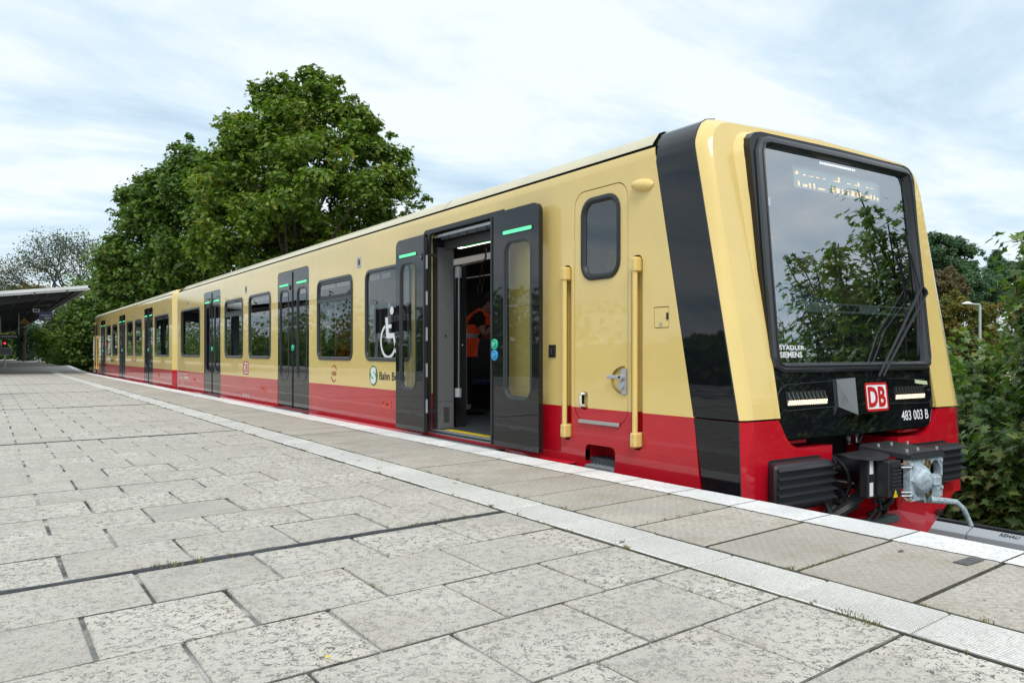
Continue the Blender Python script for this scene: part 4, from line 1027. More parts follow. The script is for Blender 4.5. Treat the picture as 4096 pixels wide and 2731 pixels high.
        G=Geo(); G.tube([(5.15,3.62,.06),(5.15,3.5,.06)],.045,12); G.tube([(5.2,3.5,.07),(5.28,3.5,.07)],.012,8); G.tube([(5.2,3.5,.02),(5.2,3.5,.11)],.014,8); G.build('air_valve',[mat('brass_ring')],coup,smooth=True)
        G=Geo(); G.box(4.95,5.95,3.42,3.9,-.40,-.345,bev=.01); G.build('base_plate',[mat('grey_green_steel',(.13,.16,.15),.5,metal=.3)],coup)
        G=Geo(); G.tube([(5.98,3.49,-.18),(5.98,3.47,-.19),(5.98,3.47,-.28),(6.06,3.47,-.28),(6.06,3.47,-.19),(6.06,3.49,-.18)],.007,6); G.build('wire_hook',[RED],bm)
        for k in range(3):
            G=Geo(); G.box(6.62,6.72,3.485+.0,3.499,-.40-.02*k,-.392-.02*k); G.build('slot',[DARK],bm)
    return car
car1=build_car(0); 
# ---- things only on the front car: open doors, lettering
TF=lambda p:p
def near_left(a,b,d): return (XN+d,-a,b)
def print_side(car,dy,m=1):
    """lettering on the platform side; dy maps a centre Y and signed reading offset"""
    def T(s,yL,yR,z0,z1,mt,par=car,bold=0,d=.0035,**k): return text('lettering',s,near_left,(-yL,-yR,z0,z1),mt,par,bold=bold,d=d,**k)
    return T
def car_prints(car,mirror):
    f=(lambda y:44.33-y) if mirror else (lambda y:y)
    def cen(y,w): c=f(y); return c+w/2,c-w/2
    T=print_side(car,0)
    # DB plate
    yL,yR=cen(15.43,.36)
    G=Geo(); G.plate(rrect(yR,yL,.500,.752,.028),[rrect(yR+.028,yL-.028,.522,.73,.012)],near_f,-.003,0); lp=G.build('logo_plate',[DRED],car)
    G=Geo(); G.plate(rrect(yR+.026,yL-.026,.520,.732,.012),(),near_f,-.0015); G.build('logo_field',[WHT],lp)
    T('DB',yL-.045,yR+.045,.54,.712,REDP,lp,bold=.02,d=.004)
    a,b=cen(15.43,.44); T('483 003 B' if not mirror else '483 003 A',a,b,.066,.128,WHT)
    # VBB ring
    c=f(10.855); G=Geo()
    def arc(t0,t1,r0=.118,r1=.097,n=8):
        P=[(c-r0*math.cos(R(t0+(t1-t0)*k/n)),.622+1.08*r0*math.sin(R(t0+(t1-t0)*k/n))) for k in range(n+1)]+[(c-r1*math.cos(R(t1-(t1-t0)*k/n)),.622+1.08*r1*math.sin(R(t1-(t1-t0)*k/n))) for k in range(n+1)]
        G.plate(P,(),near_f,-.0025)
    for t in ((25,85),(96,112),(122,134),(205,265),(276,292),(302,314)): arc(*t)
    G.build('transit_logo_ring',[DRED],car); T('VBB',c+.088,c-.088,.588,.650,DRED,font_shear=.2)
    # S symbol + text
    c=f(9.468); G=Geo(); G.plate(circ(c,.624,.131,28),(),near_f,-.002); gr=G.build('s_symbol',[GRNP],car)
    T('S',c+.086,c-.086,.515,.735,WHT,gr,bold=.07,d=.005)
    if mirror: T('Bahn Berlin',c-.17,c-.95,.575,.675,BLKP,bold=.01)
    else: T('Bahn Berlin',c-.185,c-.92,.575,.678,BLKP,bold=.012)
    # wheelchair symbol on the window
    c=f(9.0); wf=lambda a,b,d:(XN+.004+d,a,b); G=Geo(); s=1
    G.plate(circ(c-.07,1.44,.052,16),(),wf,0)
    def pl(pts): G.plate([(c-x,z) for x,z in pts],(),wf,0)
    pl([(-.12,1.36),(-.05,1.36),(-.035,1.27),(.06,1.27),(.06,1.225),(-.03,1.225),(-.015,1.16),(.14,1.16),(.215,.93),(.165,.915),(.11,1.10),(-.09,1.10)])
    n=18; r0,r1=.235,.195
    A=[( -.035+r0*math.cos(R(115+245*k/n)),1.085-.0+r0*.95*math.sin(R(115+245*k/n))-.02) for k in range(n+1)]; B=[(-.035+r1*math.cos(R(115+245*k/n)),1.085+r1*.95*math.sin(R(115+245*k/n))-.02) for k in range(n+1)]
    pl(A+B[::-1]); G.build('wheelchair_symbol',[WHT],car)
car_prints(car1,False)
T=print_side(car1,0)
T('REV Köpenick',21.39,20.62,.366,.418,WHT); T('483 003-9',21.38,21.05,.278,.322,WHT); T('> ABC <',21.35,21.02,.15,.19,WHT)
T('1  15,2 t',21.35,21.0,.09,.13,WHT)
G=Geo(); G.plate([(20.56,.36),(20.60,.36),(20.60,.425),(20.56,.425)],(),near_f,-.0025); G.build('inspection_mark',[mat('orange_print',(.6,.18,.02),.5)],car1)
G=Geo(); G.plate([(20.52,.276),(21.0,.276),(21.0,.324),(20.52,.324)],(),near_f,-.0025); G.build('white_label',[mat('cream_label',(.62,.6,.45),.5)],car1)
G=Geo()
for yy_ in (21.45,21.62): G.plate([(yy_,.27),(yy_+.05,.27),(yy_+.05,.42),(yy_,.42)],[[(yy_+.012,.30),(yy_+.038,.30),(yy_+.038,.40),(yy_+.012,.40)]],near_f,-.0025)
G.build('marking_frame',[WHT],car1)
# triangle inside cab window
G=Geo(); tri=lambda a,b,d:(XN+.03+d,a,b)
G.plate([(4.775,1.60),(4.93,1.605),(4.85,1.78)],[[(4.80,1.615),(4.905,1.62),(4.852,1.74)]],tri,0); ws=G.build('warning_sign',[mat('amber_sign',(.30,.17,.02),.6)],car1)
G=Geo(); G.plate([(4.80,1.615),(4.905,1.62),(4.852,1.74)],(),tri,.002); G.build('sign_field',[mat('amber_sign_dark',(.10,.06,.01),.6)],ws)
# open door leaves in front of the wall
XO=4.075; D0q,D1q=DOORS[0]
of=lambda a,b,d:(XO+d,a,b)
build_leaf(car1,7.815,8.545,of,seam=-1,knob=7.87,z0=.035,z1=2.235,glassm=GLD)
build_leaf(car1,5.645,6.415,of,seam=1,z0=.035,z1=2.255,button=6.362,bbut=True,glassm=GLD)
G=Geo(); G.plate([(D0q-.0,.03),(D1q+.115,.03),(D1q+.115,2.25)]+[(D1q+.115-.06+.06*math.cos(R(t)),2.25+.06*math.sin(R(t))) for t in (30,60,90)]+[(D0q+.0,2.31)],[[(D0q+.001,.04),(D1q-.02,.04),(D1q-.02,2.24),(D1q-.09,2.262),(D0q+.001,2.262)]],near_f,-.006,.03); G.build('door_seal',[RUB],car1)
for y,z in ((7.80,2.0),(7.80,.25)):
    G=Geo(); G.box(XO+.03,XN+.05,y+.05,y+.075,z,z+.03); G.build('door_hinge',[DKMET],car1)
for k in range(5):
    G=Geo(); G.box(XO+.01,XO+.03,7.795,7.81,.25+.4*k,.40+.4*k); G.build('edge_clip',[GREYM],car1)
# doorway
D0,D1=DOORS[0]
G=Geo(); G.box(XN+.052,XN+.13,D0+.0,D1,.03,.046); G.build('threshold',[ALU],car1)
G=Geo(); G.box(XN+.004,XN+.051,D0+.0,D1,.0,.030); G.build('threshold_rail',[ALU],car1)
G=Geo(); G.box(XN+.131,XN+.235,D0+.05,D1-.1,.0455,.0475); G.build('yellow_edge_marking',[YELS],car1)
G=Geo(); G.box(XN+.06,XN+.31,D1-.0,D1+.08,.05,2.20); G.build('door_pillar',[DARK],car1)
G=Geo(); G.box(XN+.108,XN+.31,D1-.03,D1-.001,.052,.36); G.box(XN+.108,XN+.31,D1-.03,D1-.001,.364,2.12); jp=G.build('draught_panel',[mat('panel_grey',(.125,.125,.13),.5,var=(60,.12))],car1)
for k in range(9):
    G=Geo(); G.box(XN+.18,XN+.25,D1-.034,D1-.029,.125+.02*k,.134+.02*k); G.build('vent_slot',[DARK],jp)
G=Geo(); G.tube([(XN+.20,D1-.03,1.12),(XN+.20,D1-.045,1.12)],.012,8); G.build('screw',[STEEL],jp)
G=Geo(); G.box(XN+.06,XN+.35,D0-.08,D0,.05,2.20); G.build('door_pillar',[DARK],car1)
G=Geo(); G.box(XN+.20,XN+.25,D0,D1,2.10,2.2); G.box(XN+.20,XN+.60,D0,D1,2.19,2.215); hb=G.build('door_header',[INT],car1)
G=Geo(); G.box(XN+.055,XN+.09,D0+.02,D1-.02,2.215,2.245); G.build('door_rail',[ALU],hb)
G=Geo(); G.box(XN+.05,XN+.12,D0+.1,D1-.2,2.175,2.212); 
for k in range(6): G.box(XN+.045,XN+.06,D0+.2+.2*k,D0+.26+.2*k,2.17,2.21)
G.build('door_drive',[DKMET],hb)
G=Geo(); G.box(XN+.49,XN+.54,6.5,8.15,2.160,2.168); G.build('door_light_strip',[mat('door_light_white',(.9,.9,.85),.3,emit=(1,.95,.85),es=2.5)],hb)
G=Geo(); G.box(XN+.47,XN+.489,6.5,8.0,2.155,2.166); G.build('door_light_edge',[mat('door_light_green',(.0,.5,.1),.3,emit=(.0,.8,.12),es=.6)],hb)
# vertical poles, straps
G=Geo(); G.tube([(4.56,7.89,.50),(4.56,7.89,1.80)],.013,10); gp=G.build('grab_pole',[STEEL],car1,smooth=True)
for za,zb in ((1.78,1.91),(.41,.51)):
    G=Geo(); G.tube([(4.55,7.89,za),(4.55,7.89,zb)],.04,12); G.build('pole_socket',[GREYM],gp,smooth=True)
G=Geo(); G.tube([(4.75,8.13,1.96),(4.755,8.11,1.8),(4.77,8.10,1.5),(4.77,8.08,.28)],.012,10); G.build('grab_pole',[STEEL],car1,smooth=True)
G=Geo(); G.box(4.62,4.76,8.06,8.10,.05,1.95); G.build('glass_screen',[mat('smoked_panel',(.02,.022,.025),.2)],car1)
G=Geo(); G.tube([(5.2,8.9,2.06),(5.2,8.38,2.07),(5.2,8.33,2.10),(5.2,8.33,2.22)],.015,8); G.tube([(5.75,9.9,1.98),(5.75,8.2,1.98)],.012,8); G.build('ceiling_rail',[STEEL],car1,smooth=True)
for (x,y,z) in ((5.2,8.42,1.80),(5.2,8.47,1.66)):
    G=Geo(); P_=[(x,y,z+.26),(x,y,z+.17)]; 
    for k in range(13):
        a=R(90+360*k/12); P_.append((x,y+.05*math.cos(a),z+.06+.10*math.sin(a)*(1.0)))
    G.tube(P_,.008,6); G.build('hanging_strap',[RUB],car1,smooth=True)
G=Geo(); G.box(5.0,6.9,10.6,10.66,.05,2.2); G.build('interior_screen',[INTD],car1)
setorg()
car2=build_car(1)
TF=lambda p:p
setorg(*car2.location); car_prints(car2,True); setorg()
# ================================================================== FOLIAGE
def leafmat(name,c0,c1,c2,accent=None,gloss=.35):
    m=bpy.data.materials.new(name); m.use_nodes=True; t=m.node_tree; b=t.nodes['Principled BSDF']
    at=t.nodes.new('ShaderNodeAttribute'); at.attribute_name='rnd'
    r=t.nodes.new('ShaderNodeValToRGB'); t.links.new(at.outputs['Fac'],r.inputs[0])
    e=r.color_ramp.elements; e[0].color=(*c0,1); e[1].color=(*c2,1); e[1].position=.90; q=e.new(.5); q.color=(*c1,1)
    if accent: q=e.new(.97); q.color=(*accent,1)
    t.links.new(r.outputs[0],b.inputs['Base Color']); b.inputs['Roughness'].default_value=.5; b.inputs['Specular IOR Level'].default_value=gloss
    tr=t.nodes.new('ShaderNodeBsdfTranslucent'); s=t.nodes.new('ShaderNodeVectorMath'); s.operation='MULTIPLY'; s.inputs[1].default_value=(1.3,1.5,.5); t.links.new(r.outputs[0],s.inputs[0]); t.links.new(s.outputs[0],tr.inputs[0])
    mx_=t.nodes.new('ShaderNodeMixShader'); mx_.inputs[0].default_value=.36; t.links.new(b.outputs[0],mx_.inputs[1]); t.links.new(tr.outputs[0],mx_.inputs[2]); t.links.new(mx_.outputs[0],t.nodes['Material Output'].inputs[0])
    return m
LM_MAPLE=leafmat('maple_leaf',(.060,.105,.014),(.125,.205,.026),(.24,.32,.052),(.36,.30,.07))
LM_MAPLE2=leafmat('maple_leaf_dark',(.050,.095,.018),(.10,.175,.030),(.175,.26,.05),(.16,.16,.04))
LM_NEAR=leafmat('maple_leaf_near',(.050,.105,.024),(.100,.185,.040),(.20,.29,.07),(.26,.24,.07),.6)
LM_BLUE=leafmat('hazed_green',(.05,.105,.058),(.085,.155,.080),(.13,.21,.11))  # pale bluish leaf colour stands in for haze over the distant trees
LM_OLIVE=leafmat('olive_autumn',(.09,.10,.02),(.16,.16,.03),(.24,.20,.045),(.42,.14,.02))
LM_BROWN=leafmat('brown_autumn',(.10,.075,.04),(.15,.11,.055),(.20,.16,.075))
LM_LIME=leafmat('lime_leaf',(.08,.14,.012),(.14,.22,.02),(.20,.28,.03))
LM_GREY=leafmat('grey_green',(.045,.065,.032),(.07,.095,.045),(.11,.13,.06))
BARK=mat('bark',(.06,.048,.036),.9,var=(6,.35),bump=(20,.6,.02))
BARKD=mat('bark_dark',(.030,.026,.022),.9,var=(6,.3))
def leaf_template(kind):
    if kind=='maple':      # five-lobed leaf, 11 outline points
        pts=[(0,-.10),(.30,-.22),(.26,.02),(.52,.16),(.27,.30),(.0,.62)]
        out=[(0,-.06),(.26,-.26),(.24,-.02),(.54,.14),(.22,.24),(.0,.66),(-.22,.24),(-.54,.14),(-.24,-.02),(-.26,-.26)]
        V=[(0,.08,.05)]+[(x,y,-.06*abs(x)) for x,y in out]; n=len(out)
        T=[(0,1+i,1+(i+1)%n) for i in range(n)]
    elif kind=='maple_s':
        out=[(0,-.2),(.34,-.14),(.50,.18),(.18,.20),(0,.6),(-.18,.20),(-.50,.18),(-.34,-.14)]
        V=[(x,y,-.10*abs(x)) for x,y in out]; T=[(0,1,3),(1,2,3),(0,3,5),(3,4,5),(0,5,7),(5,6,7)]
    else:
        V=[(0,-.5,0),(.32,.0,-.05),(0,.5,0),(-.32,0,-.05)]; T=[(0,1,2),(0,2,3)]
    return np.array(V,float),np.array(T,int)
def leaf_mesh(name,C,Nrm,size,kind,m,rnd=None,up=None):
    V,T=leaf_template(kind); n=len(C); k=len(V)
    Nrm=Nrm/np.maximum(np.linalg.norm(Nrm,axis=1,keepdims=True),1e-6)
    h=np.random.normal(size=(n,3)); h[:,2]-=.5                      # tips hang
    t1=np.cross(Nrm,h); t1/=np.maximum(np.linalg.norm(t1,axis=1,keepdims=True),1e-6); t2=np.cross(Nrm,t1)*1.0
    sz=size*np.random.uniform(.6,1.2,(n,1,1))
    P=C[:,None,:]+sz*(V[None,:,0:1]*t1[:,None,:]+V[None,:,1:2]*(-t2)[:,None,:]+V[None,:,2:3]*Nrm[:,None,:])
    F=(T[None]+k*np.arange(n)[:,None,None]).reshape(-1,3)
    P=P.reshape(-1,3)
    me=bpy.data.meshes.new(name); me.vertices.add(len(P)); me.vertices.foreach_set('co',(P-np.array(ORG)[None]).ravel().astype(np.float32))
    me.loops.add(F.size); me.loops.foreach_set('vertex_index',F.ravel().astype(np.int32))
    me.polygons.add(len(F)); me.polygons.foreach_set('loop_start',np.arange(0,F.size,3,dtype=np.int32)); me.polygons.foreach_set('loop_total',np.full(len(F),3,dtype=np.int32))
    a=me.attributes.new('rnd','FLOAT','POINT')
    if rnd is None: rnd=np.random.rand(n)
    a.data.foreach_set('value',np.repeat(np.clip(rnd,0,1),k).astype(np.float32))
    me.materials.append(m); me.update(calc_edges=True); me.validate()
    return me
S_,C_=math.sin(R(YAW)),math.cos(R(YAW))
def PT(u,v,t):       # photograph display coordinates (2352 wide) -> point at depth t
    rr=(u*1.7415-2048)/3152.8; zz=(1410-v*1.7415)/3152.8
    return np.array(((C_*rr+S_)*t,(-S_*rr+C_)*t,.92+zz*t))
def inpoly(p,poly):
    c=False;x,y=p
    for i in range(len(poly)):
        x1,y1=poly[i-1];x2,y2=poly[i]
        if (y1>y)!=(y2>y) and x<(x2-x1)*(y-y1)/(y2-y1)+x1: c=not c
    return c
def edgedist(p,poly):
    d=1e9
    for i in range(len(poly)):
        a=np.array(poly[i-1],float);b=np.array(poly[i],float);q=np.array(p,float);t=max(0,min(1,np.dot(q-a,b-a)/max(1e-9,np.dot(b-a,b-a)))); d=min(d,np.linalg.norm(q-a-t*(b-a)))
    return d
def crown_from(poly,t0,nclump,rc,thick):
    """clump centres inside an outline that stands at real distance t0; the crown bulges to 'thick' metres in depth"""
    xs=[p[0] for p in poly];ys_=[p[1] for p in poly];Cn=[];tries=0
    k=3152.8/1.7415/t0
    while len(Cn)<nclump and tries<nclump*60:
        tries+=1; p=(random.uniform(min(xs),max(xs)),random.uniform(min(ys_),max(ys_)))
        if not inpoly(p,poly): continue
        e=edgedist(p,poly)/k
        if e<rc*.5: continue
        dep=min(thick,e*1.3+rc*.3)
        Cn.append((PT(p[0],p[1],t0+random.uniform(-dep,dep)),rc*random.uniform(.7,1.25)))
    # extra small clumps riding on the outline for a ragged edge
    L_=len(poly)
    for i in range(L_):
        a=np.array(poly[i-1],float);b=np.array(poly[i],float); n=max(1,int(np.linalg.norm(b-a)/k/(rc*.9)))
        for j in range(n):
            q=a+(b-a)*(j+random.random())/n; ctr=np.array([sum(xs)/L_,sum(ys_)/L_]); q=q+(ctr-q)/max(1,np.linalg.norm(ctr-q))*rc*.45*k+np.random.normal(size=2)*rc*.18*k
            Cn.append((PT(q[0],q[1],t0+random.uniform(-.4,.4)*rc),rc*random.uniform(.42,.72)))
    return Cn
def foliage(name,Cn,per,size,kind,m,parent,flat=.75,tone=.25):
    P=[];Nn=[];Rn=[]
    for c,r in Cn:
        n=max(6,int(per*(r**2)))
        d=np.random.normal(size=(n,3)); d/=np.linalg.norm(d,axis=1,keepdims=True); d[:,2]=np.abs(d[:,2])*np.where(np.random.rand(n)<.72,1,-1)
        rad=r*np.random.beta(4,1.4,size=(n,1)); p=c+d*rad*np.array([1,1,flat])
        # lumps on the lump: pull towards a few sub-centres
        ns=max(3,int(5*r)); sub=c+np.random.normal(size=(ns,3))*r*.62*np.array([1,1,flat]); idx=np.random.randint(0,ns,n); p=p*.62+(sub[idx]+np.random.normal(size=(n,3))*r*.22)*.38
        P.append(p); Nn.append(d*.8+np.array([0,0,.75])+np.random.normal(size=(n,3))*.45)
        base=random.random()*tone*2-tone
        Rn.append(np.clip(np.random.rand(n)*.9+base*.8,0,.96)+(np.random.rand(n)<.02)*.1)
    P=np.vstack(P);Nn=np.vstack(Nn);Rn=np.concatenate(Rn)
    me=leaf_mesh(name,P,Nn,size,kind,m,Rn)
    o=bpy.data.objects.new(name,me); COL.objects.link(o); o.parent=parent; return o
def limbs(root,Cn,parent,r0,mt,hfork=.25,n=26,name='trunk',wig=.5):
    base=Vector(root); G=Geo()
    top=max(c[2] for c,_ in Cn); ctr=np.mean([c for c,_ in Cn],axis=0)
    ax=[base+(Vector((ctr[0],ctr[1],base.z+(top-base.z)*.86))-base)*t+Vector((random.uniform(-1,1)*.25*wig,random.uniform(-1,1)*.25*wig,0))*(1 if 0<t<1 else 0) for t in (0,.15,.3,.45,.6,.75,1)]
    G.tube(ax,[r0*1.25,r0,r0*.85,r0*.7,r0*.5,r0*.33,r0*.1],9)
    pick=random.sample(Cn,min(n,len(Cn)))
    for c,r in pick:
        c=Vector(c); tt=min(.95,max(hfork,(c.z-base.z)/(top-base.z)*.75-.05)); i=tt*6; a=ax[int(i)].lerp(ax[min(6,int(i)+1)],i-int(i))
        mid=a.lerp(c,.5)+Vector((random.uniform(-.4,.4),random.uniform(-.4,.4),random.uniform(-.1,.6)))*wig
        rr=r0*(.42*(1-tt)+.10); G.tube([a,a.lerp(mid,.5)+Vector((0,0,.1)),mid,mid.lerp(c,.6),c],[rr,rr*.8,rr*.55,rr*.35,rr*.12],6)
    o=G.build(name,[mt],parent,smooth=True); return o
def tree(label,poly,t0,nclump,rc,thick,per,size,kind,lm,base_u,gz_,r0=.22,n=26,bark=BARK,name='deciduous_tree',group='trees behind the railway',cat='tree',flat=.75,extra=None):
    Cn=crown_from(poly,t0,nclump,rc,thick)
    if extra: Cn+=extra
    b=PT(base_u,500,t0); b[2]=gz_
    e=empty(name,tuple(b),label,cat,group)
    limbs(b,Cn,e,r0,bark,n=n); foliage('crown',Cn,per,size,kind,lm,e,flat); setorg(); return e
# the big maple
T1=[(570,185),(600,172),(640,190),(665,160),(700,158),(727,140),(752,165),(790,185),(792,225),(830,232),(860,240),(862,275),(905,315),(935,345),(950,385),(935,430),(960,470),(900,520),(860,560),(760,610),(620,650),(480,660),(430,560),(440,460),(425,400),(470,350),(510,310),(512,262),(545,262),(570,235)]
spr=[]
for u,v in ((930,372),(945,395),(950,430),(960,445),(975,455),(962,475),(930,470),(915,440),(940,490),(900,470)): spr.append((PT(u,v,32.5+random.uniform(-.5,.5)),random.uniform(.28,.5)))
tree('tall broad maple rising highest behind the front train car',T1,33,330,.80,4.8,300,.225,'maple_s',LM_MAPLE,690,-1.1,.32,50,extra=spr)
T2=[(418,312),(430,305),(450,330),(480,360),(520,420),(540,520),(520,660),(400,720),(280,740),(225,720),(222,620),(226,560),(262,540),(262,490),(270,430),(300,420),(335,385),(350,395),(385,372),(400,345)]
tree('dark round-crowned tree left of the tall maple, above the train joint',T2,39,240,.85,4.5,240,.25,'maple_s',LM_MAPLE2,380,-1.1,.28,36)
# thin crowned tree over the canopy
T3=[(48,628),(50,600),(78,560),(95,548),(130,548),(160,530),(195,528),(225,530),(240,560),(235,640),(215,690),(160,700),(120,668),(90,640),(75,612)]
def sparse_tree():
    t0=62; b=PT(160,500,t0); b[2]=-1.1
    e=empty('bare_tree',tuple(b),'thinly leaved tree with bare twigs showing above the canopy roof','tree','trees behind the railway')
    G=Geo(); tips=[]
    def grow_(p,d,l,r,dep):
        q=p+d*l; m_=p.lerp(q,.5)+Vector((random.uniform(-.1,.1),random.uniform(-.1,.1),random.uniform(-.05,.1)))*l
        G.tube([p,m_,q],[r,r*.85,r*.7],5)
        if dep==0: tips.append(q); return
        if dep<3: tips.append(m_)
        for _ in range(random.choice((2,3,3))):
            nd=(d+Vector((random.gauss(0,.5),random.gauss(0,.35),random.gauss(.05,.38)))).normalized(); grow_(q,nd,l*random.uniform(.66,.88),r*.62,dep-1)
    B=Vector(b); grow_(B,Vector((0,0,1)),5.2,.25,1) if 0 else None
    fork=B+Vector((0,0,5.2)); G.tube([B,B.lerp(fork,.5)+Vector((.2,0,0)),fork],[.28,.22,.2],8)
    S=Vector((C_,-S_,0))
    for dx,dz in ((-1.1,.55),(-.75,.9),(-.3,1.1),(.15,1.2),(.55,1.1),(.95,.8),(-1.25,.25)):
        grow_(fork,(S*dx+Vector((0,0,dz))).normalized(),1.8,.11,5)
    G.build('trunk',[BARKD],e)
    tp=np.array([tuple(q) for q in tips]); n=len(tp); rep=5
    P=np.repeat(tp,rep,axis=0)+np.random.normal(size=(n*rep,3))*.26
    me=leaf_mesh('crown',P,np.random.normal(size=(n*rep,3)),.17,'leaf',LM_GREY); o=bpy.data.objects.new('crown',me); COL.objects.link(o); o.parent=e; setorg()
sparse_tree()
bgl=[('dense dark green tree beside the rear train car, behind the stop board',[(150,700),(190,640),(215,600),(250,640),(260,720),(260,860),(190,870),(150,860)],58,60,1.3,4,120,.30,'maple_s',LM_MAPLE2,205),
 ('grey-green willow-like tree under the canopy edge, behind the platform end',[(88,720),(120,690),(160,668),(205,690),(215,780),(210,860),(150,865),(100,850)],72,60,1.5,4,110,.32,'leaf',LM_GREY,150),
 ('bright lime green bush beside the H board',[(86,770),(100,748),(118,740),(132,765),(136,800),(130,838),(100,845),(90,815)],66,26,.9,2,150,.24,'leaf',LM_LIME,112),
 ('dark conifer-like bush right of the H board',[(128,790),(150,770),(185,790),(205,820),(215,862),(130,860)],60,34,.9,2.5,160,.26,'leaf',LM_MAPLE2,165),
 ('olive green tree at the far end of the platform',[(40,760),(60,735),(88,745),(98,790),(95,835),(40,835)],92,40,1.4,4,110,.36,'leaf',LM_BLUE,66),
 ('dark tree behind the red signal',[(-60,780),(-10,740),(40,745),(48,800),(45,832),(-60,832)],105,40,1.7,4,100,.42,'leaf',LM_MAPLE2,0),
 ('autumn tinted treetop peeping over the canopy roof',[(-40,690),(2,668),(30,655),(60,652),(95,655),(125,668),(130,700),(60,720),(-40,720)],85,44,1.5,3,120,.34,'leaf',LM_OLIVE,60),
 ('tall shaded tree filling the gap behind the rear train car',[(225,600),(260,560),(330,640),(400,660),(410,720),(230,760)],60,70,1.6,4,90,.34,'maple_s',LM_MAPLE2,300)]
for lab,poly,t0,nc,rc,th,per,sz,kd,lmt,bu in bgl: tree(lab,poly,t0,nc,rc,th,per,sz,kd,lmt,bu,-1.1,.2,16)
# right-hand side: trees beyond the lamp
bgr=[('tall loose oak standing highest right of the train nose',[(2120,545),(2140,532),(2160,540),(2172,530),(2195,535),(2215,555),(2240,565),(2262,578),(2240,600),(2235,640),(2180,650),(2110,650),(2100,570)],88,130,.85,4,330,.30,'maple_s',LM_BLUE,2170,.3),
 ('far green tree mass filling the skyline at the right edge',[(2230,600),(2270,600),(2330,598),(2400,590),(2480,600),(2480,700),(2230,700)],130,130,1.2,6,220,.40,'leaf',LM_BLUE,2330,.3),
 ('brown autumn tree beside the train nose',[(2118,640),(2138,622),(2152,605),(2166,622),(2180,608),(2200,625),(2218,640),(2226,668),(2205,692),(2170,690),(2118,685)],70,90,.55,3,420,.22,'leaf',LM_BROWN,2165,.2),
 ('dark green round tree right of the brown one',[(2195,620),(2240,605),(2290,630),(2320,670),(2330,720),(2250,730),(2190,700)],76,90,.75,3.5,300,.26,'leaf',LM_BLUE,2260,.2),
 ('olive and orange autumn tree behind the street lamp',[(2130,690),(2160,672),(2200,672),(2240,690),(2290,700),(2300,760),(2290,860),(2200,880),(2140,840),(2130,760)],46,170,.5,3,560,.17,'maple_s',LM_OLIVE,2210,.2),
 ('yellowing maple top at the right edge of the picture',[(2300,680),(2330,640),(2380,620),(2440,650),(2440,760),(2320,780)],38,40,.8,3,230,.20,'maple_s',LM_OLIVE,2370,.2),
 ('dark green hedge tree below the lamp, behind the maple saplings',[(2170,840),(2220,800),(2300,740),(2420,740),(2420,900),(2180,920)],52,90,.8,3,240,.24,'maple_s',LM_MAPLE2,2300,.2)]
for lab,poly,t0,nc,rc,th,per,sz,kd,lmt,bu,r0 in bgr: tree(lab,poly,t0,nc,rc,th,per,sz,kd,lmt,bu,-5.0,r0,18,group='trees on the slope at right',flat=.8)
# small conifer on the skyline
b=PT(2287,600,105); b[2]=-5
e=empty('pine_tree',tuple(b),'small dark pine on the skyline at right','tree','trees on the slope at right')
Cn=[]
for k in range(26):
    h=k/25; y=578+h*48; 
    for _ in range(3): Cn.append((PT(2287+random.uniform(-1,1)*(3+h*22),y+random.uniform(-3,3),105+random.uniform(-1,1)*(.3+h*2)),.55+.2*h))
limbs(b,Cn,e,.2,BARKD,n=10); foliage('crown',Cn,150,.3,'leaf',LM_BLUE,e,.4); setorg()
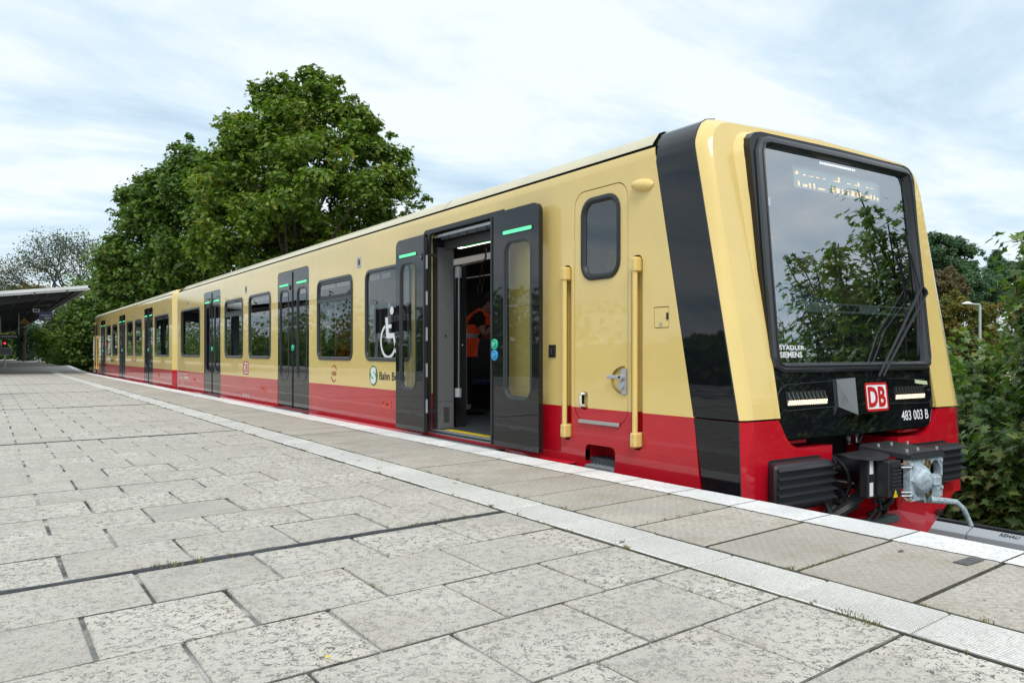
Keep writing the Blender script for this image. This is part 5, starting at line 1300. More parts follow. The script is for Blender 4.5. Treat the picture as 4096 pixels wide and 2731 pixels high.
# ---------------------------------------------------------------- near maple saplings along the track
def sapling(x,y,z0,h,spread,label,nleaf_obj=0,seed=0,dens=1.0,size=.15):
    random.seed(seed); np.random.seed(seed)
    e=empty('maple_sapling',(x,y,z0),label,'sapling','maple saplings along the track'); G=Geo(); P=[];Nn=[];stem=[]
    ns=int(5*dens)+3
    for s in range(ns):
        a=random.uniform(0,6.28); lean=random.uniform(.1,1)*spread; hh=h*random.uniform(.55,1) if s else h
        p=[Vector((x+random.uniform(-.1,.1),y+random.uniform(-.1,.1),z0))]
        for k in range(1,9):
            t=k/8; p.append(Vector((x+math.cos(a)*lean*t**1.3+random.uniform(-.04,.04),y+math.sin(a)*lean*t**1.3+random.uniform(-.04,.04),z0+hh*t)))
        G.tube(p,[.022*(1-.8*k/8)+.004 for k in range(9)],5)
        for k in range(1,9):
            for _ in range(int(3*dens)+2):
                t=random.uniform(k-1,k)/8
                if t<.12: continue
                i=min(7,int(t*8)); q=p[i].lerp(p[i+1],t*8-i); az=random.uniform(0,6.28); l=random.uniform(.15,.6)*(1.1-t*.6)*(.6+.4*spread)
                tip=q+Vector((math.cos(az)*l,math.sin(az)*l,random.uniform(-.05,.28)*l*2)); G.tube([q,q.lerp(tip,.5)+Vector((0,0,.03)),tip],[.006,.004,.002],3,cap=False)
                for _ in range(random.randint(4,8)):
                    w_=random.uniform(.35,1.12); c=q.lerp(tip,w_)+Vector((random.gauss(0,.07),random.gauss(0,.07),random.gauss(-.01,.05)))
                    P.append(tuple(c)); o_=Vector((math.cos(az),math.sin(az),0)); Nn.append((o_.x*.7+random.gauss(0,.35),o_.y*.7+random.gauss(0,.35),.9+random.gauss(0,.3)))
    G.build('stem',[BARK],e)
    P=np.array(P);Nn=np.array(Nn); idx=np.arange(len(P))
    if nleaf_obj:
        d=P[:,0]*S_+P[:,1]*C_; vis_=[i for i in np.argsort(d) if seen(*P[i])][:nleaf_obj]
        mask=np.ones(len(P),bool); mask[vis_]=False
        V,T_=leaf_template('maple')
        base=[]
        for k in range(6):
            me=bpy.data.meshes.new('leaf'); me.from_pydata([tuple(v*size*(1,1,1+.8*math.sin(k))) for v in V],[],[tuple(int(q) for q in t) for t in T_])
            a=me.attributes.new('rnd','FLOAT','POINT'); a.data.foreach_set('value',np.full(len(V),(.08,.3,.5,.62,.8,.93)[k],dtype=np.float32)); me.materials.append(LM_NEAR); base.append(me)
        for i in vis_:
            o=bpy.data.objects.new('leaf',random.choice(base)); COL.objects.link(o); o.parent=e; n=Vector(Nn[i]).normalized()
            o.location=Vector(P[i])-ORG; q=n.to_track_quat('Z','Y'); o.rotation_mode='QUATERNION'; o.rotation_quaternion=q@Matrix.Rotation(random.uniform(0,6.28),4,'Z').to_quaternion(); s=random.uniform(.65,1.2); o.scale=(s,s,s)
        idx=idx[mask]
    me=leaf_mesh('foliage',P[idx],Nn[idx],size,'maple',LM_NEAR,np.clip(np.random.rand(len(idx))*.85+random.uniform(-.12,.28),0,.96)); o=bpy.data.objects.new('foliage',me); COL.objects.link(o); o.parent=e; o['kind']='stuff'; setorg()
sap=[(3835,10.2,1440,.6,'maple sapling close behind the train nose',130,1.2,3),(3885,9.2,1540,.6,'short maple sapling just right of the red bumper',150,1.1,0),(3915,11,1330,.3,'maple sapling whose shoot crosses the lamp post',130,1.1,0),
 (3965,9.6,1700,.4,'mid-height maple sapling in the middle of the bank right of the lamp post',150,1.2,0),(4010,12,1690,.5,'maple sapling in the second row under the olive tree',90,1.2,0),(4085,10.4,1400,.3,'maple sapling left of the tallest one',180,1.2,0),
 (4175,9.0,1040,.38,'tallest maple sapling, cut by the right edge of the picture',220,1.3,0),(4300,10.5,900,.6,'maple sapling beyond the right edge with one branch in the picture',80,1.3,0),(3850,12.5,1400,.8,'maple sapling in the back row left of the street lamp',0,1.3,0),
 (3945,8.7,1760,.5,'low maple bush directly behind the rail cover joint',140,1.2,0),(4065,8.2,1700,.55,'low bright maple bush in the lower right corner',140,1.2,0),(3850,9.0,1830,.5,'lowest maple bush beside the plough of the train',80,1.2,0),(4000,9.4,1760,.6,'broad low maple bush in the middle of the bank',120,1.3,0)]
for i,(u,t,v,s,lab,no,dn,_) in enumerate(sap):
    p=PT(u/1.7415,v/1.7415,t); sapling(float(p[0]),float(p[1]),-1.1,float(p[2])+1.1,s,lab,no,i+1,dn*1.15,.132)
# saplings just outside the picture, seen mirrored in the windscreen
off=[(9.0,2.0,4.3,.7,'bushy maple sapling just outside the right edge, mirrored in the windscreen beside the wiper'),(9.5,3.0,5.3,.8,'tallest maple sapling outside the right edge, mirrored at the top right of the windscreen'),(9.7,1.0,4.1,.7,'slim maple sapling outside the right edge, mirrored in the lower middle of the windscreen'),(9.2,2.5,4.9,.8,'tall maple sapling outside the right edge, mirrored at the right of the windscreen'),(9.4,1.4,3.9,.8,'middle-height maple sapling outside the right edge, mirrored in the windscreen middle'),(9.6,.4,3.3,.8,'shorter maple sapling outside the right edge, mirrored at the left of the windscreen'),(10.5,-.8,3.1,1.0,'maple sapling behind the shorter one outside the right edge'),(8.8,3.1,3.3,.7,'maple sapling outside the frame beside the corner of the picture'),(12.5,-2.5,3.8,1.6,'spreading maple sapling far outside the right edge')]
for i,(x,y,h,s,lab) in enumerate(off): sapling(x,y,-1.1,h,s,lab,0,20+i,2.1,.115)
random.seed(5); np.random.seed(5)
# low undergrowth
P=[];Nn=[]
for _ in range(9000):
    x=random.uniform(8.2,13.5); y=random.uniform(-4,30); z=-1.1+abs(random.gauss(0,.28))+(x-8)*.06; P.append((x,y,z)); Nn.append((random.gauss(-.2,.5),random.gauss(-.2,.5),1))
me=leaf_mesh('undergrowth',np.array(P),np.array(Nn),.13,'maple_s',LM_MAPLE2); o=bpy.data.objects.new('undergrowth',me); COL.objects.link(o); tag(o,'low leafy undergrowth covering the railway bank','undergrowth',kind='stuff')
P=[];Nn=[]
for _ in range(16000):
    x=random.uniform(9.0,11.5)+random.uniform(0,3); y=random.uniform(13,62)+random.uniform(0,20); z=-1.1+random.random()**1.3*2.6*(.5+.5*math.sin(y*.9)**2); P.append((x,y,z)); Nn.append((random.gauss(-.6,.5),random.gauss(-.3,.5),.7))
me=leaf_mesh('hedgerow',np.array(P),np.array(Nn),.2,'maple_s',LM_MAPLE2); o=bpy.data.objects.new('hedgerow',me); COL.objects.link(o); tag(o,'dark hedgerow of bushes running behind the train','hedge',kind='stuff')
# woods across the platform, seen only mirrored in the train's side
P=[];Nn=[];
for k in range(150):
    y=random.uniform(-30,150); x=-26-random.random()*10; hgt=3.6+2.2*math.sin(y*.13)+1.6*math.sin(y*.37+1)+random.uniform(-.5,.8); c=np.array((x,y,0)); n=240
    q=c+np.random.normal(size=(n,3))*np.array((1.6,2.2,0)); q[:,2]=np.random.rand(n)**.8*max(2,hgt)-1; P.append(q); Nn.append(np.random.normal(size=(n,3))+np.array((.6,-.2,.8)))
for k in range(90):
    y=random.uniform(150,380); x=-14-random.random()*50-(y-150)*.1; hgt=5+3*math.sin(y*.09)+random.uniform(-1,1.5); n=220
    q=np.array((x,y,0))+np.random.normal(size=(n,3))*np.array((3,4,0)); q[:,2]=np.random.rand(n)**.8*hgt*1.6-1; P.append(q); Nn.append(np.random.normal(size=(n,3))+np.array((.4,-.6,.8)))
me=leaf_mesh('woods',np.vstack(P),np.vstack(Nn),.75,'maple_s',LM_MAPLE2); o=bpy.data.objects.new('woods',me); COL.objects.link(o); tag(o,'line of trees on the opposite side of the station','woods',kind='stuff')
# ================================================================== FURNITURE
# pink-roofed house below the embankment
PINK=mat('pink_roof_tiles',(.62,.36,.38),.6,var=(1.2,.12))
p0=PT(2262,885,30); 
hx,hy=p0[0]+.6,p0[1]-1.5
h=empty('house',(hx+3,hy,-5.4),'small house with pale pink tiled roof seen through the maple leaves at right','house')
G=Geo(); G.box(hx,hx+7,hy-4,hy+2.2,-5.4,-2.6); G.build('wall',[mat('house_render',(.5,.47,.42),.8)],h)
rf=None
G=Geo(); G.loops([[(hx-.4,hy-4.4,-2.7),(hx+3.5,hy-4.4,.3),(hx+7.4,hy-4.4,-2.7)],[(hx-.4,hy+2.6,-2.7),(hx+3.5,hy+2.6,.3),(hx+7.4,hy+2.6,-2.7)]],0,False); G.f([G.v(p) for p in ((hx-.4,hy+2.6,-2.7),(hx+3.5,hy+2.6,.3),(hx+7.4,hy+2.6,-2.7))]); rf=G.build('roof',[PINK],h)
G=Geo()
for k in range(20):
    t=k/20; G.box(hx-.4+3.9*t,hx-.37+3.9*t,hy-4.4,hy+2.6,-2.7+3.0*t+.0,-2.68+3.0*t+.03)
o=G.build('tile_course',[PINK],rf); o['kind']='stuff'
for k in (-2.8,-.6):
    G=Geo(); G.box(hx-.03,hx-.005,hy+k,hy+k+1,-4.6,-3.4); G.build('window',[GLS],h)
setorg()
# street lamp
lb=PT(2251,700,27); lx,ly=lb[0],lb[1]; LT=float(PT(2251,700,27)[2])
lamp=empty('street_lamp',(lx,ly,-5),'slim street lamp with a white curved head rising from the bushes at right','street lamp')
SG=mat('galvanised_post',(.45,.50,.50),.5,metal=.3)
G=Geo(); G.tube([(lx,ly,-5),(lx,ly,LT-.02)],[.06,.04],10); G.build('pole',[SG],lamp,smooth=True)
aw=Vector((-C_,S_,0)); a0=Vector((lx,ly,LT-.02)); G=Geo(); G.tube([a0,a0+aw*.02+Vector((0,0,.03)),a0+aw*.30+Vector((0,0,.05))],.03,8); G.build('arm',[SG],lamp,smooth=True)
G=Geo(); LL=[]
for k in range(7):
    t=k/6; c=a0+aw*(.26+.36*t)+Vector((0,0,.055)); rr=.012+.085*math.sin(math.pi*min(.96,t*.9+.06)); LL.append([c+Vector((math.sin(an)*rr*.8*S_,math.sin(an)*rr*.8*C_,math.cos(an)*rr*.8 if math.cos(an)>0 else math.cos(an)*rr*.25)) for an in [6.283*i/12 for i in range(12)]])
G.loops(LL,0,True,True,True); G.build('lamp_head',[WHT],lamp,smooth=True); setorg()
# ---------------------------------------------------------------- canopy
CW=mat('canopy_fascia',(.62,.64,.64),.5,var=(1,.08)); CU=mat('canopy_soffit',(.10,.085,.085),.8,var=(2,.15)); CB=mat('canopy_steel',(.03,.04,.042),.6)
can=empty('station_canopy',(-1.5,66,0),'dark platform canopy with pale fascia and steel girders over the far platform','canopy')
zr=lambda x:3.575-.125*(3.63-x) if x>-1.5 else 3.575-.125*5.13+.125*(-1.5-x)
Y0c,Y1c=37,112
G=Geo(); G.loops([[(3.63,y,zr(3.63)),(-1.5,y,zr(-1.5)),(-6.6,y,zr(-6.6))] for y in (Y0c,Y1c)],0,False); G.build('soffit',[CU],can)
G=Geo(); G.loops([[(3.68,y,zr(3.63)+.14),(-1.5,y,zr(-1.5)+.14),(-6.6,y,zr(-6.6)+.14)] for y in (Y0c,Y1c)],0,False); G.build('roof',[CW],can)
G=Geo()
for z0,z1,yy_ in ((.02,.145,Y0c-.05),(-.05,.015,Y0c-.0)):
    G.loops([[(3.70,yy_,zr(3.63)+z0),(-1.5,yy_,zr(-1.5)+z0)],[(3.70,yy_,zr(3.63)+z1),(-1.5,yy_,zr(-1.5)+z1)]],0,False)
G.build('fascia',[CW],can)
G=Geo(); G.box(3.63,3.70,Y0c-.05,Y1c,zr(3.63)-.02,zr(3.63)+.145); G.build('fascia',[CW],can)
for k in range(12):
    y=38.4+6*k
    G=Geo(); P_=[(2.95,zr(2.95)-.02),(2.95,zr(2.95)-.16),(-1.3,zr(-1.3)-.48),(-1.3,zr(-1.3)-.02)]; G.loops([[(x,y-.09,z) for x,z in P_],[(x,y+.09,z) for x,z in P_]],0,True,True,True); G.build('girder',[CB],can)
    G=Geo(); G.box(-1.68,-1.4,y-.14,y+.14,0,zr(-1.5)-.05); G.build('column',[CB],can)
for x in (3.2,2.2,1.2,.2):
    G=Geo(); G.box(x-.04,x+.04,Y0c+.1,Y1c,zr(x)-.12,zr(x)-.01); G.build('purlin',[CB],can)
for x in (.1+1.65,2.9): 
    G=Geo(); G.box(x-.05,x+.0,Y0c-.03,Y0c+.03,zr(x)-.12,zr(x)+.0); G.build('bracket',[CB],can)
setorg()
def place(u,v,t): return PT(u/1.7415,v/1.7415,t)
fc=lambda c:(lambda a,b,d:(c[0]+a*C_-0*d,c[1]-a*S_+d,c[2]+b))
# faces look back along the platform
def sq(c): return lambda a,b,d:(c[0]+a,c[1]+d,c[2]+b)
def Lp(x,y): return x/3.485,1050+y/3.485
# blue board "Kurzzug Ende"
u,v=Lp(630,739); c=place(u,v,34); s_=sq(c); k_=34/3152.8/3.485*1.0
b_=empty('hanging_sign',tuple(c+np.array((0,0,.22))),'blue board reading Kurzzug Ende hanging from the canopy edge','sign')
G=Geo(); wv=63*k_/C_; hv=54*k_; G.plate([(-wv,-hv),(wv,-hv),(wv,hv),(-wv,hv)],(),s_,0,.04,back=True); G.build('board',[mat('sign_blue',(.035,.045,.14),.5)],b_)
text('lettering','Kurzzug',s_,(-wv*.66,wv*.86,-.12*hv,.20*hv),WHT,b_,bold=.02); text('lettering','Ende',s_,(-wv*.05,wv*.86,-.78*hv,-.42*hv),WHT,b_,bold=.02)
G=Geo(); G.tube([s_(0,hv,.02),(c[0],c[1]+.02,zr(c[0])-.1)],.012,6); G.build('hanger',[CB],b_); setorg()
AMB=mat('sign_amber',(.42,.20,.03),.5)
def tri_sign(xm,yt,yb,xl,xr,t,lab):
    u,v=Lp(xm,(yt+yb)/2); c=place(u,v,t); s_=sq(c); k_=t/3152.8/3.485; e=empty('warning_sign',tuple(c),lab,'sign','warning triangles under the canopy')
    w_=(xr-xl)/2*k_/C_; h_=(yb-yt)/2*k_
    G=Geo(); G.plate([(-w_,-h_),(w_,-h_),(0,h_)],[[(-w_*.72,-h_*.82),(w_*.72,-h_*.82),(0,h_*.66)]],s_,0,.02); G.build('border',[AMB],e)
    G=Geo(); G.plate([(-w_*.72,-h_*.82),(w_*.72,-h_*.82),(0,h_*.66)],(),s_,.004); G.build('field',[mat('sign_amber_dark',(.16,.08,.02),.6)],e)
    G=Geo(); G.plate([(-.1*w_,.1*h_),(.12*w_,.1*h_),(.0,-.2*h_),(.15*w_,-.2*h_),(-.1*w_,-.68*h_),(-.02*w_,-.32*h_),(-.16*w_,-.32*h_)],(),s_,.0); G.build('symbol',[BLKP],e)
    G=Geo(); G.tube([s_(0,h_,.01),(c[0],c[1]+.01,zr(c[0])-.1)],.015,6); G.build('hanger',[CB],e); setorg()
tri_sign(338,770,852,285,393,37,'amber warning triangle hanging left of the blue board'); tri_sign(140,965,1007,108,172,52,'smaller amber warning triangle further along under the canopy')
# platform lamp box
u,v=Lp(505,670); c=place(u,v,33.5); s_=sq(c); e=empty('canopy_lamp',tuple(c),'grey box lamp fixed under the canopy left of the blue board','lamp')
G=Geo(); G.plate([(-.10,-.07),(.10,-.07),(.13,.07),(-.13,.07)],[[(-.075,-.05),(.075,-.05),(.10,.05),(-.10,.05)]],s_,0,.2); G.build('housing',[GREYM],e)
G=Geo(); G.plate([(-.075,-.05),(.075,-.05),(.10,.05),(-.10,.05)],(),s_,.02); G.build('lens',[DKMET],e); G=Geo(); G.tube([s_(0,.07,.1),(c[0],c[1]+.1,zr(c[0])-.02)],.02,6); G.build('hanger',[CB],e); setorg()
# departure display
u,v=Lp(135,1035); c=place(u,v,43); s_=sq(c); k_=43/3152.8/3.485; e=empty('departure_display',tuple(c),'dark departure display hanging under the canopy at the left edge','display')
G=Geo(); G.plate([(-.5,-.11),(.5,-.11),(.5,.11),(-.5,.11)],(),s_,0,.2,back=True); G.build('case',[BLKP],e)
G=Geo()
for z in (.03,-.02): G.plate([(-.42,z),(.36,z),(.36,z+.012),(-.42,z+.012)],(),s_,-.003)
G.build('text_line',[mat('display_text',(.12,.13,.16),.5,emit=(.3,.34,.42),es=.3)],e)
G=Geo(); G.tube([s_(.42,.11,.05),(c[0]+.42,c[1]+.05,zr(c[0])-.05)],.02,6); G.tube([s_(-.42,.11,.05),(c[0]-.42,c[1]+.05,zr(c[0])-.05)],.02,6); G.build('hanger',[GREYM],e); setorg()
# signal with red light and the dispatch mirror below
u,v=Lp(67,1125); c=place(u,v,52); s_=sq(c); e=empty('signal',tuple((c[0],c[1],0)),'small black signal showing a red light above the mirror at the left edge','signal')
G=Geo(); G.plate([(-.16,-.28),(.16,-.28),(.16,.26),(-.16,.26)],(),s_,0,.2); G.box(c[0]-.05,c[0]+.05,c[1]+.1,c[1]+.2,0,c[2]); G.build('housing',[BLKP],e)
G=Geo(); G.plate(circ(0,0,.065,14),(),s_,-.01); G.build('red_lamp',[mat('red_lamp',(.8,.02,.03),.3,emit=(1,.02,.05),es=2.2)],e)
G=Geo(); G.plate([(-.20,-.16),(-.165,-.16),(-.165,.16),(-.20,.16)],(),s_,0,.02); G.build('white_edge',[WHT],e); setorg()
u,v=Lp(69,1236); c=place(u,v,47); s_=sq(c); e=empty('platform_monitor',(c[0],c[1],0),'square grey framed dispatch monitor on a post at the left edge','monitor')
G=Geo(); G.plate([(-.34,-.22),(.34,-.22),(.34,.22),(-.34,.22)],[[(-.31,-.19),(.31,-.19),(.31,.19),(-.31,.19)]],s_,0,.06); G.build('frame',[GREYM],e)
G=Geo(); G.plate([(-.31,-.19),(.31,-.19),(.31,.19),(-.31,.19)],(),s_,.01); G.build('screen',[mat('dark_screen',(.01,.015,.01),.1)],e)
G=Geo(); G.tube([(c[0],c[1]+.05,0),(c[0],c[1]+.05,c[2]-.2)],.04,8); G.build('post',[GREYM],e); setorg()
# H stop board
u,v=Lp(791,1269); c=place(u,v,86); s_=sq(c); k_=86/3152.8/3.485; e=empty('stop_board',(c[0],c[1],-1.0),'black square board with white letter H on a thin post beside the track','stop board')
w_=26*k_/C_; h_=29*k_; G=Geo(); G.plate([(-w_,-h_),(w_,-h_),(w_,h_),(-w_,h_)],(),s_,0,.03,back=True); G.build('board',[BLKP],e)
text('lettering','H',s_,(-w_*.62,w_*.62,-h_*.68,h_*.68),WHT,e,bold=.02,d=.01)
G=Geo(); G.tube([(c[0],c[1]+.05,-1.0),(c[0],c[1]+.05,c[2]-h_)],.05,8); G.build('post',[GREYM],e); setorg()
# railing with white box at the far bridge
u0,v0=Lp(355,1278);u1,v1=Lp(595,1350); a=place(u0,v0,112); b_=place(u1,v1,112); e=empty('bridge_railing',((a[0]+b_[0])/2,a[1],b_[2]),'grey railing at the far end of the platform','railing')
G=Geo(); z0,z1=b_[2],a[2]; G.box(a[0],b_[0],a[1],a[1]+.05,z1-.06,z1); G.box(a[0],b_[0],a[1],a[1]+.05,z0,z0+.05); G.build('rail',[GREYM],e)
for k in range(15):
    x=a[0]+(b_[0]-a[0])*k/14
    G=Geo(); G.box(x-.025,x+.025,a[1],a[1]+.05,z0,z1); G.build('post',[GREYM],e)
setorg()
u,v=Lp(505,1308); c=place(u,v,110); e=empty('cabinet',(c[0],c[1],c[2]-.4),'pale square cabinet in front of the far railing','cabinet')
G=Geo(); G.box(c[0]-.32,c[0]+.32,c[1]-.2,c[1]+.2,c[2]-.42,c[2]+.40); G.build('body',[WHT],e); G=Geo(); G.box(c[0]-.36,c[0]+.36,c[1]-.24,c[1]+.24,c[2]+.40,c[2]+.46); G.build('lid',[GREYM],e); setorg()
# station name board, outside the picture, mirrored in the train window
e=empty('station_sign',(-.5,18.8,0),'dark blue station name board reading Berlin-Grünau on posts, outside the left edge','station sign')
G=Geo(); G.box(-.54,-.5,17.4,20.1,1.45,2.1); G.build('board',[mat('sign_navy',(.012,.016,.06),.4)],e)
text('lettering','Berlin-Grünau',lambda a,b,d:(-.497,a,b),(17.7,19.4,1.72,1.98),WHT,e,bold=.01)
for y in (17.5,20.0):
    G=Geo(); G.box(-.56,-.48,y-.04,y+.04,0,2.15); G.build('post',[GREYM],e)
setorg()
# ================================================================== PEOPLE
def person(base,yaw,label,bend=.25,hand_face=True,sc=1.0,arms='face'):
    e=empty('person',tuple(base),label,'person','workers in orange vests inside the train'); B=Vector(base)
    fx=Vector((math.cos(yaw),math.sin(yaw),0)); rx=Vector((math.sin(yaw),-math.cos(yaw),0)); up=Vector((0,0,1))
    def W(f,r,z): return (fx*f+rx*r+up*z)*sc
    J={}
    V=[];E=[];Rd=[]
    def add(n,p,r,par=None):
        J[n]=len(V); V.append(tuple(W(*p))); Rd.append(r*sc)
        if par is not None: E.append((J[par],J[n]))
    bz=bend
    add('pelvis',(0,0,.93),.135); add('waist',(.03+.05*bz,0,1.08),.125,'pelvis'); add('chest',(.06+.30*bz,0,1.28-.03*bz),.150,'waist'); add('upch',(.07+.48*bz,0,1.40-.06*bz),.115,'chest')
    add('neck',(.09+.66*bz,0,1.48-.10*bz),.058,'upch'); add('head0',(.12+.80*bz,0,1.55-.14*bz),.075,'neck'); add('head1',(.15+.92*bz,0,1.64-.18*bz),.098,'head0'); add('head2',(.15+.98*bz,0,1.71-.20*bz),.078,'head1')
    add('nose',(.245+.95*bz,0,1.615-.20*bz),.014,'head1')
    for s,n in ((1,'r'),(-1,'l')):
        add('hip'+n,(0,.095*s,.88),.105,'pelvis'); add('kn'+n,(.02+.03*s,.10*s,.49),.068,'hip'+n); add('an'+n,(-.03+.05*s,.105*s,.10),.045,'kn'+n); add('heel'+n,(-.02+.05*s,.105*s,.045),.042,'an'+n); add('toe'+n,(.19+.05*s,.12*s,.03),.032,'heel'+n)
        add('sh'+n,(.07+.44*bz,.17*s,1.385-.06*bz),.072,'upch')
    # arms
    if arms=='face':
        add('elr',(.16+.5*bz,.25,1.12),.045,'shr'); add('wrr',(.32+.7*bz,.10,1.32),.030,'elr'); add('pr',(.30+.85*bz,.05,1.42),.030,'wrr')
        add('ell',(.10+.4*bz,-.27,1.10),.045,'shl'); add('wrl',(.34+.4*bz,-.16,1.10),.030,'ell'); add('pl',(.42+.4*bz,-.13,1.12),.028,'wrl')
        F=[('pr',(.03,-.02+.02*i,.07-.006*abs(i-1.5))) for i in range(4)]+[('pl',(.075,-.02+.018*i,.01)) for i in range(4)]
    else:
        for s,n in ((1,'r'),(-1,'l')):
            add('el'+n,(.06+.3*bz,.25*s,1.10),.045,'sh'+n); add('wr'+n,(.22+.3*bz,.20*s,.95),.030,'el'+n); add('p'+n,(.29+.3*bz,.18*s,.94),.028,'wr'+n)
        F=[('pr',(.07,-.03+.02*i,-.01)) for i in range(4)]+[('pl',(.07,-.03+.02*i,-.01)) for i in range(4)]
    for i,(h_,d_) in enumerate(F):
        p=Vector(V[J[h_]]); q=p+W(*d_); J['f%d'%i]=len(V); V.append(tuple(q)); Rd.append(.008*sc); E.append((J[h_],J['f%d'%i]))
        q2=q+W(d_[0]*.4,0,-.02); V.append(tuple(q2)); Rd.append(.007*sc); E.append((len(V)-2,len(V)-1))
    for h_ in ('pr','pl'):
        p=Vector(V[J[h_]]); V.append(tuple(p+W(.03,.04 if h_=='pl' else -.04,.01))); Rd.append(.010*sc); E.append((J[h_],len(V)-1))
    def skin(name,V,E,Rd,sub=2):
        me=bpy.data.meshes.new(name); me.from_pydata(V,E,[]); o=bpy.data.objects.new(name,me); COL.objects.link(o)
        md=o.modifiers.new('s','SKIN'); md.use_smooth_shade=True
        for i,r_ in enumerate(Rd): me.skin_vertices[0].data[i].radius=(r_,r_)
        me.skin_vertices[0].data[0].use_root=True
        s=o.modifiers.new('u','SUBSURF'); s.levels=sub; s.render_levels=sub
        bpy.context.view_layer.update(); m2=bpy.data.meshes.new_from_object(o.evaluated_get(bpy.context.evaluated_depsgraph_get())); bpy.data.objects.remove(o); m2.name=name
        o=bpy.data.objects.new(name,m2); COL.objects.link(o); o.parent=e; return o
    if True:
        me0=bpy.data.meshes.new('x'); 
    o=skin_body=None
    me=bpy.data.meshes.new('body'); me.from_pydata(V,E,[]); ob=bpy.data.objects.new('body',me); COL.objects.link(ob); ob.modifiers.new('s','SKIN'); 
    sv=me.skin_vertices[0].data if len(me.skin_vertices) else None
    for i,r_ in enumerate(Rd): sv[i].radius=(r_*1.0,r_*1.0)
    sv[0].use_root=True
    su=ob.modifiers.new('u','SUBSURF'); su.levels=2; su.render_levels=2
    bpy.context.view_layer.update(); m2=bpy.data.meshes.new_from_object(ob.evaluated_get(bpy.context.evaluated_depsgraph_get())); bpy.data.objects.remove(ob)
    m2.materials.clear()
    for mm in (SKIN,SHIRT,SHIRT,REFL): m2.materials.append(mm)
    Vv=[Vector(v) for v in V]
    def near_(names,c):
        return min((Vv[J[n]]-c).length-Rd[J[n]]*.6 for n in names)
    upper=['waist','chest','upch','shr','shl','pelvis']; 
    for p in m2.polygons:
        c=p.center; z=c.z/sc; k=1
        rp_=((Vv[J['elr']]-c).length,(Vv[J['ell']]-c).length)
        dh=min((Vv[J[n]]-c).length for n in ('head0','head1','head2','neck','nose'))
        da=min((Vv[J[n]]-c).length for n in ('wrr','wrl','pr','pl','elr','ell'))
        ds=min((Vv[J[n]]-c).length-.02 for n in ('shr','shl','upch','chest','waist','pelvis','hipr','hipl'))
        if z>.75 and (dh<ds and z>1.36-.1*bz): k=0
        elif z>.75 and da<ds-.0: k=0
        if .11<z<.15: k=3
        p.material_index=k; p.use_smooth=True
    ob=bpy.data.objects.new('body',m2); COL.objects.link(ob); ob.parent=e
    # hair cap
    hc=Vv[J['head1']].lerp(Vv[J['head2']],.45)-W(.015,0,-.01)
    G=Geo(); setorg(0,0,0); LL=[]
    for i in range(8):
        ph=i/7*1.75; rr=math.sin(ph)*.112*sc; zz=math.cos(ph)*.122*sc; LL.append([hc+fx*(math.cos(t)*rr-(.03*sc if ph>1 else 0))+rx*math.sin(t)*rr*.82+up*(zz+(.05*math.cos(t)*sc if ph>1.1 else 0)) for t in [6.283*k/16 for k in range(16)]])
    G.loops(LL,0,True,True,False); o=G.build('hair',[HAIR],e,smooth=True); o.location=(0,0,0)
    # ears
    G=Geo()
    for s in (1,-1):
        c=Vv[J['head1']]+rx*s*.085*sc+fx*.0; G.loops([[c+fx*math.cos(t)*.022*sc+up*math.sin(t)*.032*sc for t in [6.283*k/10 for k in range(10)]],[c+rx*s*.012*sc+fx*math.cos(t)*.016*sc+up*math.sin(t)*.026*sc for t in [6.283*k/10 for k in range(10)]]],0,True,True,True)
    o=G.build('ear',[SKIN],e,smooth=True)
    # vest: shell following the torso, with reflective band
    wst=Vv[J['waist']]; che=Vv[J['chest']]; upc=Vv[J['upch']]
    G=Geo(); LL=[]; pts=[(Vv[J['pelvis']]-up*.12*sc,.155,.19),(Vv[J['pelvis']],.160,.19),(wst,.150,.182),(wst.lerp(che,.30),.158,.187),(wst.lerp(che,.62),.164,.19),(che-up*.01,.166,.19)]
    mi=[0,0,1,0,0]
    for c,a_,b__ in pts: LL.append([c+fx*math.cos(t)*a_*sc+rx*math.sin(t)*b__*sc+up*random.uniform(-.004,.004) for t in [6.283*k/22 for k in range(22)]])
    for i,(a_,b__) in enumerate(zip(LL,LL[1:])): G.loops([a_,b__],mi[i])
    o=G.build('vest',[ORNG,REFL],e,smooth=True)
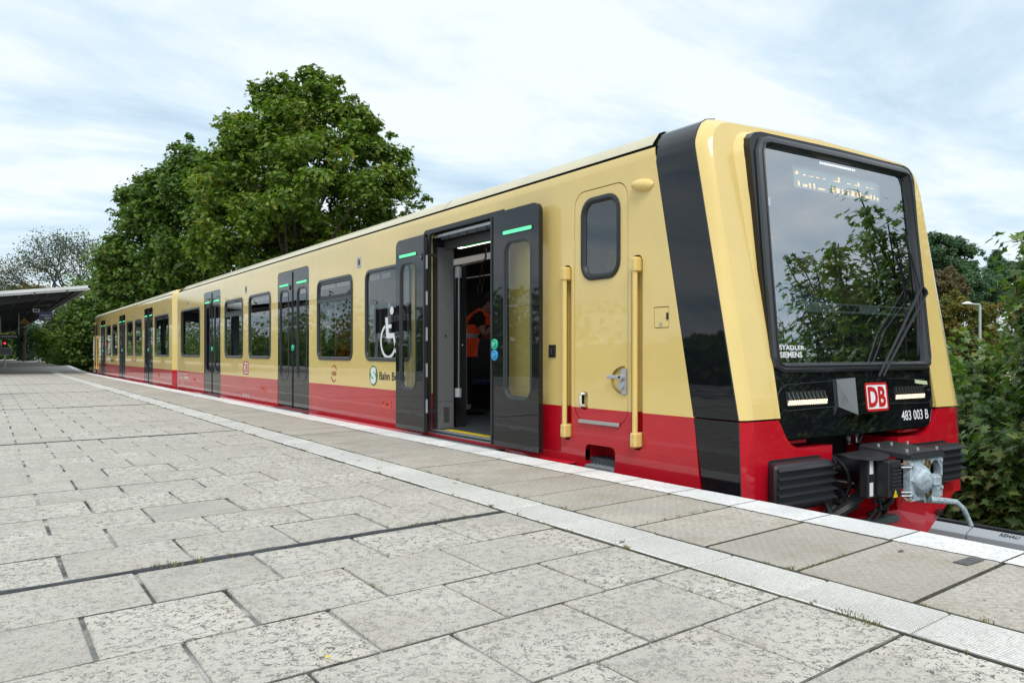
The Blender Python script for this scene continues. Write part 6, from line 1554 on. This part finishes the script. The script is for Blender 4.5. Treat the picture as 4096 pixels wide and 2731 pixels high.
    for s_2 in (1,-1):
        G=Geo(); G.tube([che+fx*.165*sc+rx*.08*s_2*sc,upc+fx*.13*sc+rx*.09*s_2*sc,upc+up*.085*sc+rx*.085*s_2*sc,upc-fx*.12*sc+rx*.09*s_2*sc,che-fx*.165*sc+rx*.08*s_2*sc],.034*sc,8); G.build('vest_shoulder',[ORNG],e,smooth=True)
    # white socks and black shoes
    for n in 'rl':
        a_=Vv[J['an'+n]]; G=Geo(); G.tube([a_-up*.03*sc,a_+up*.035*sc],.056*sc,12); G.build('sock',[REFL],e,smooth=True)
        h_=Vv[J['heel'+n]]; t_=Vv[J['toe'+n]]; G=Geo(); LL=[]
        for q,(ww,hh) in ((h_-fx*.05*sc,(.02,.03)),(h_-fx*.02*sc,(.045,.05)),(h_.lerp(t_,.5),(.05,.042)),(t_,(.05,.03)),(t_+fx*.05*sc,(.02,.015))): LL.append([q*1.0+rx*math.cos(t)*ww*sc+up*(math.sin(t)*hh*sc) for t in [6.283*k/12 for k in range(12)]])
        G.loops(LL,0,True,True,True); G.build('shoe',[SHIRT],e,smooth=True)
    if arms=='face':
        G=Geo(); c=Vv[J['waist']]-fx*.20*sc+rx*.03*sc; G.box(-.5,.5,-.5,.5,-.5,.5,fn=lambda x,y,z:tuple(c+fx*x*.16+rx*y*.28+up*(z*.34+.02)),bev=.12); G.build('bag',[SHIRT],e,smooth=True)
        G=Geo(); G.tube([c+up*.15*sc,Vv[J['shl']]+up*.07*sc,Vv[J['chest']]+fx*.17*sc,Vv[J['waist']]+fx*.15*sc+rx*.12*sc],.018*sc,6); G.build('bag_strap',[SHIRT],e,smooth=True)
    setorg(); return e
person((5.76,9.74,.05),math.atan2(-.62,.78),'worker in black T-shirt and orange vest bending forward inside the open doorway',.24,sc=1.0,arms='face')
person((5.5,13.75,.05),math.atan2(-.9,-.3),'worker in orange vest standing behind the window with the high vent',.1,sc=.98,arms='down')
# windows of the driver's cab side wall etc. end
for o in bpy.data.objects:
    if o.type=='MESH' and o.name.startswith('body') and o.parent is None: o.parent=None
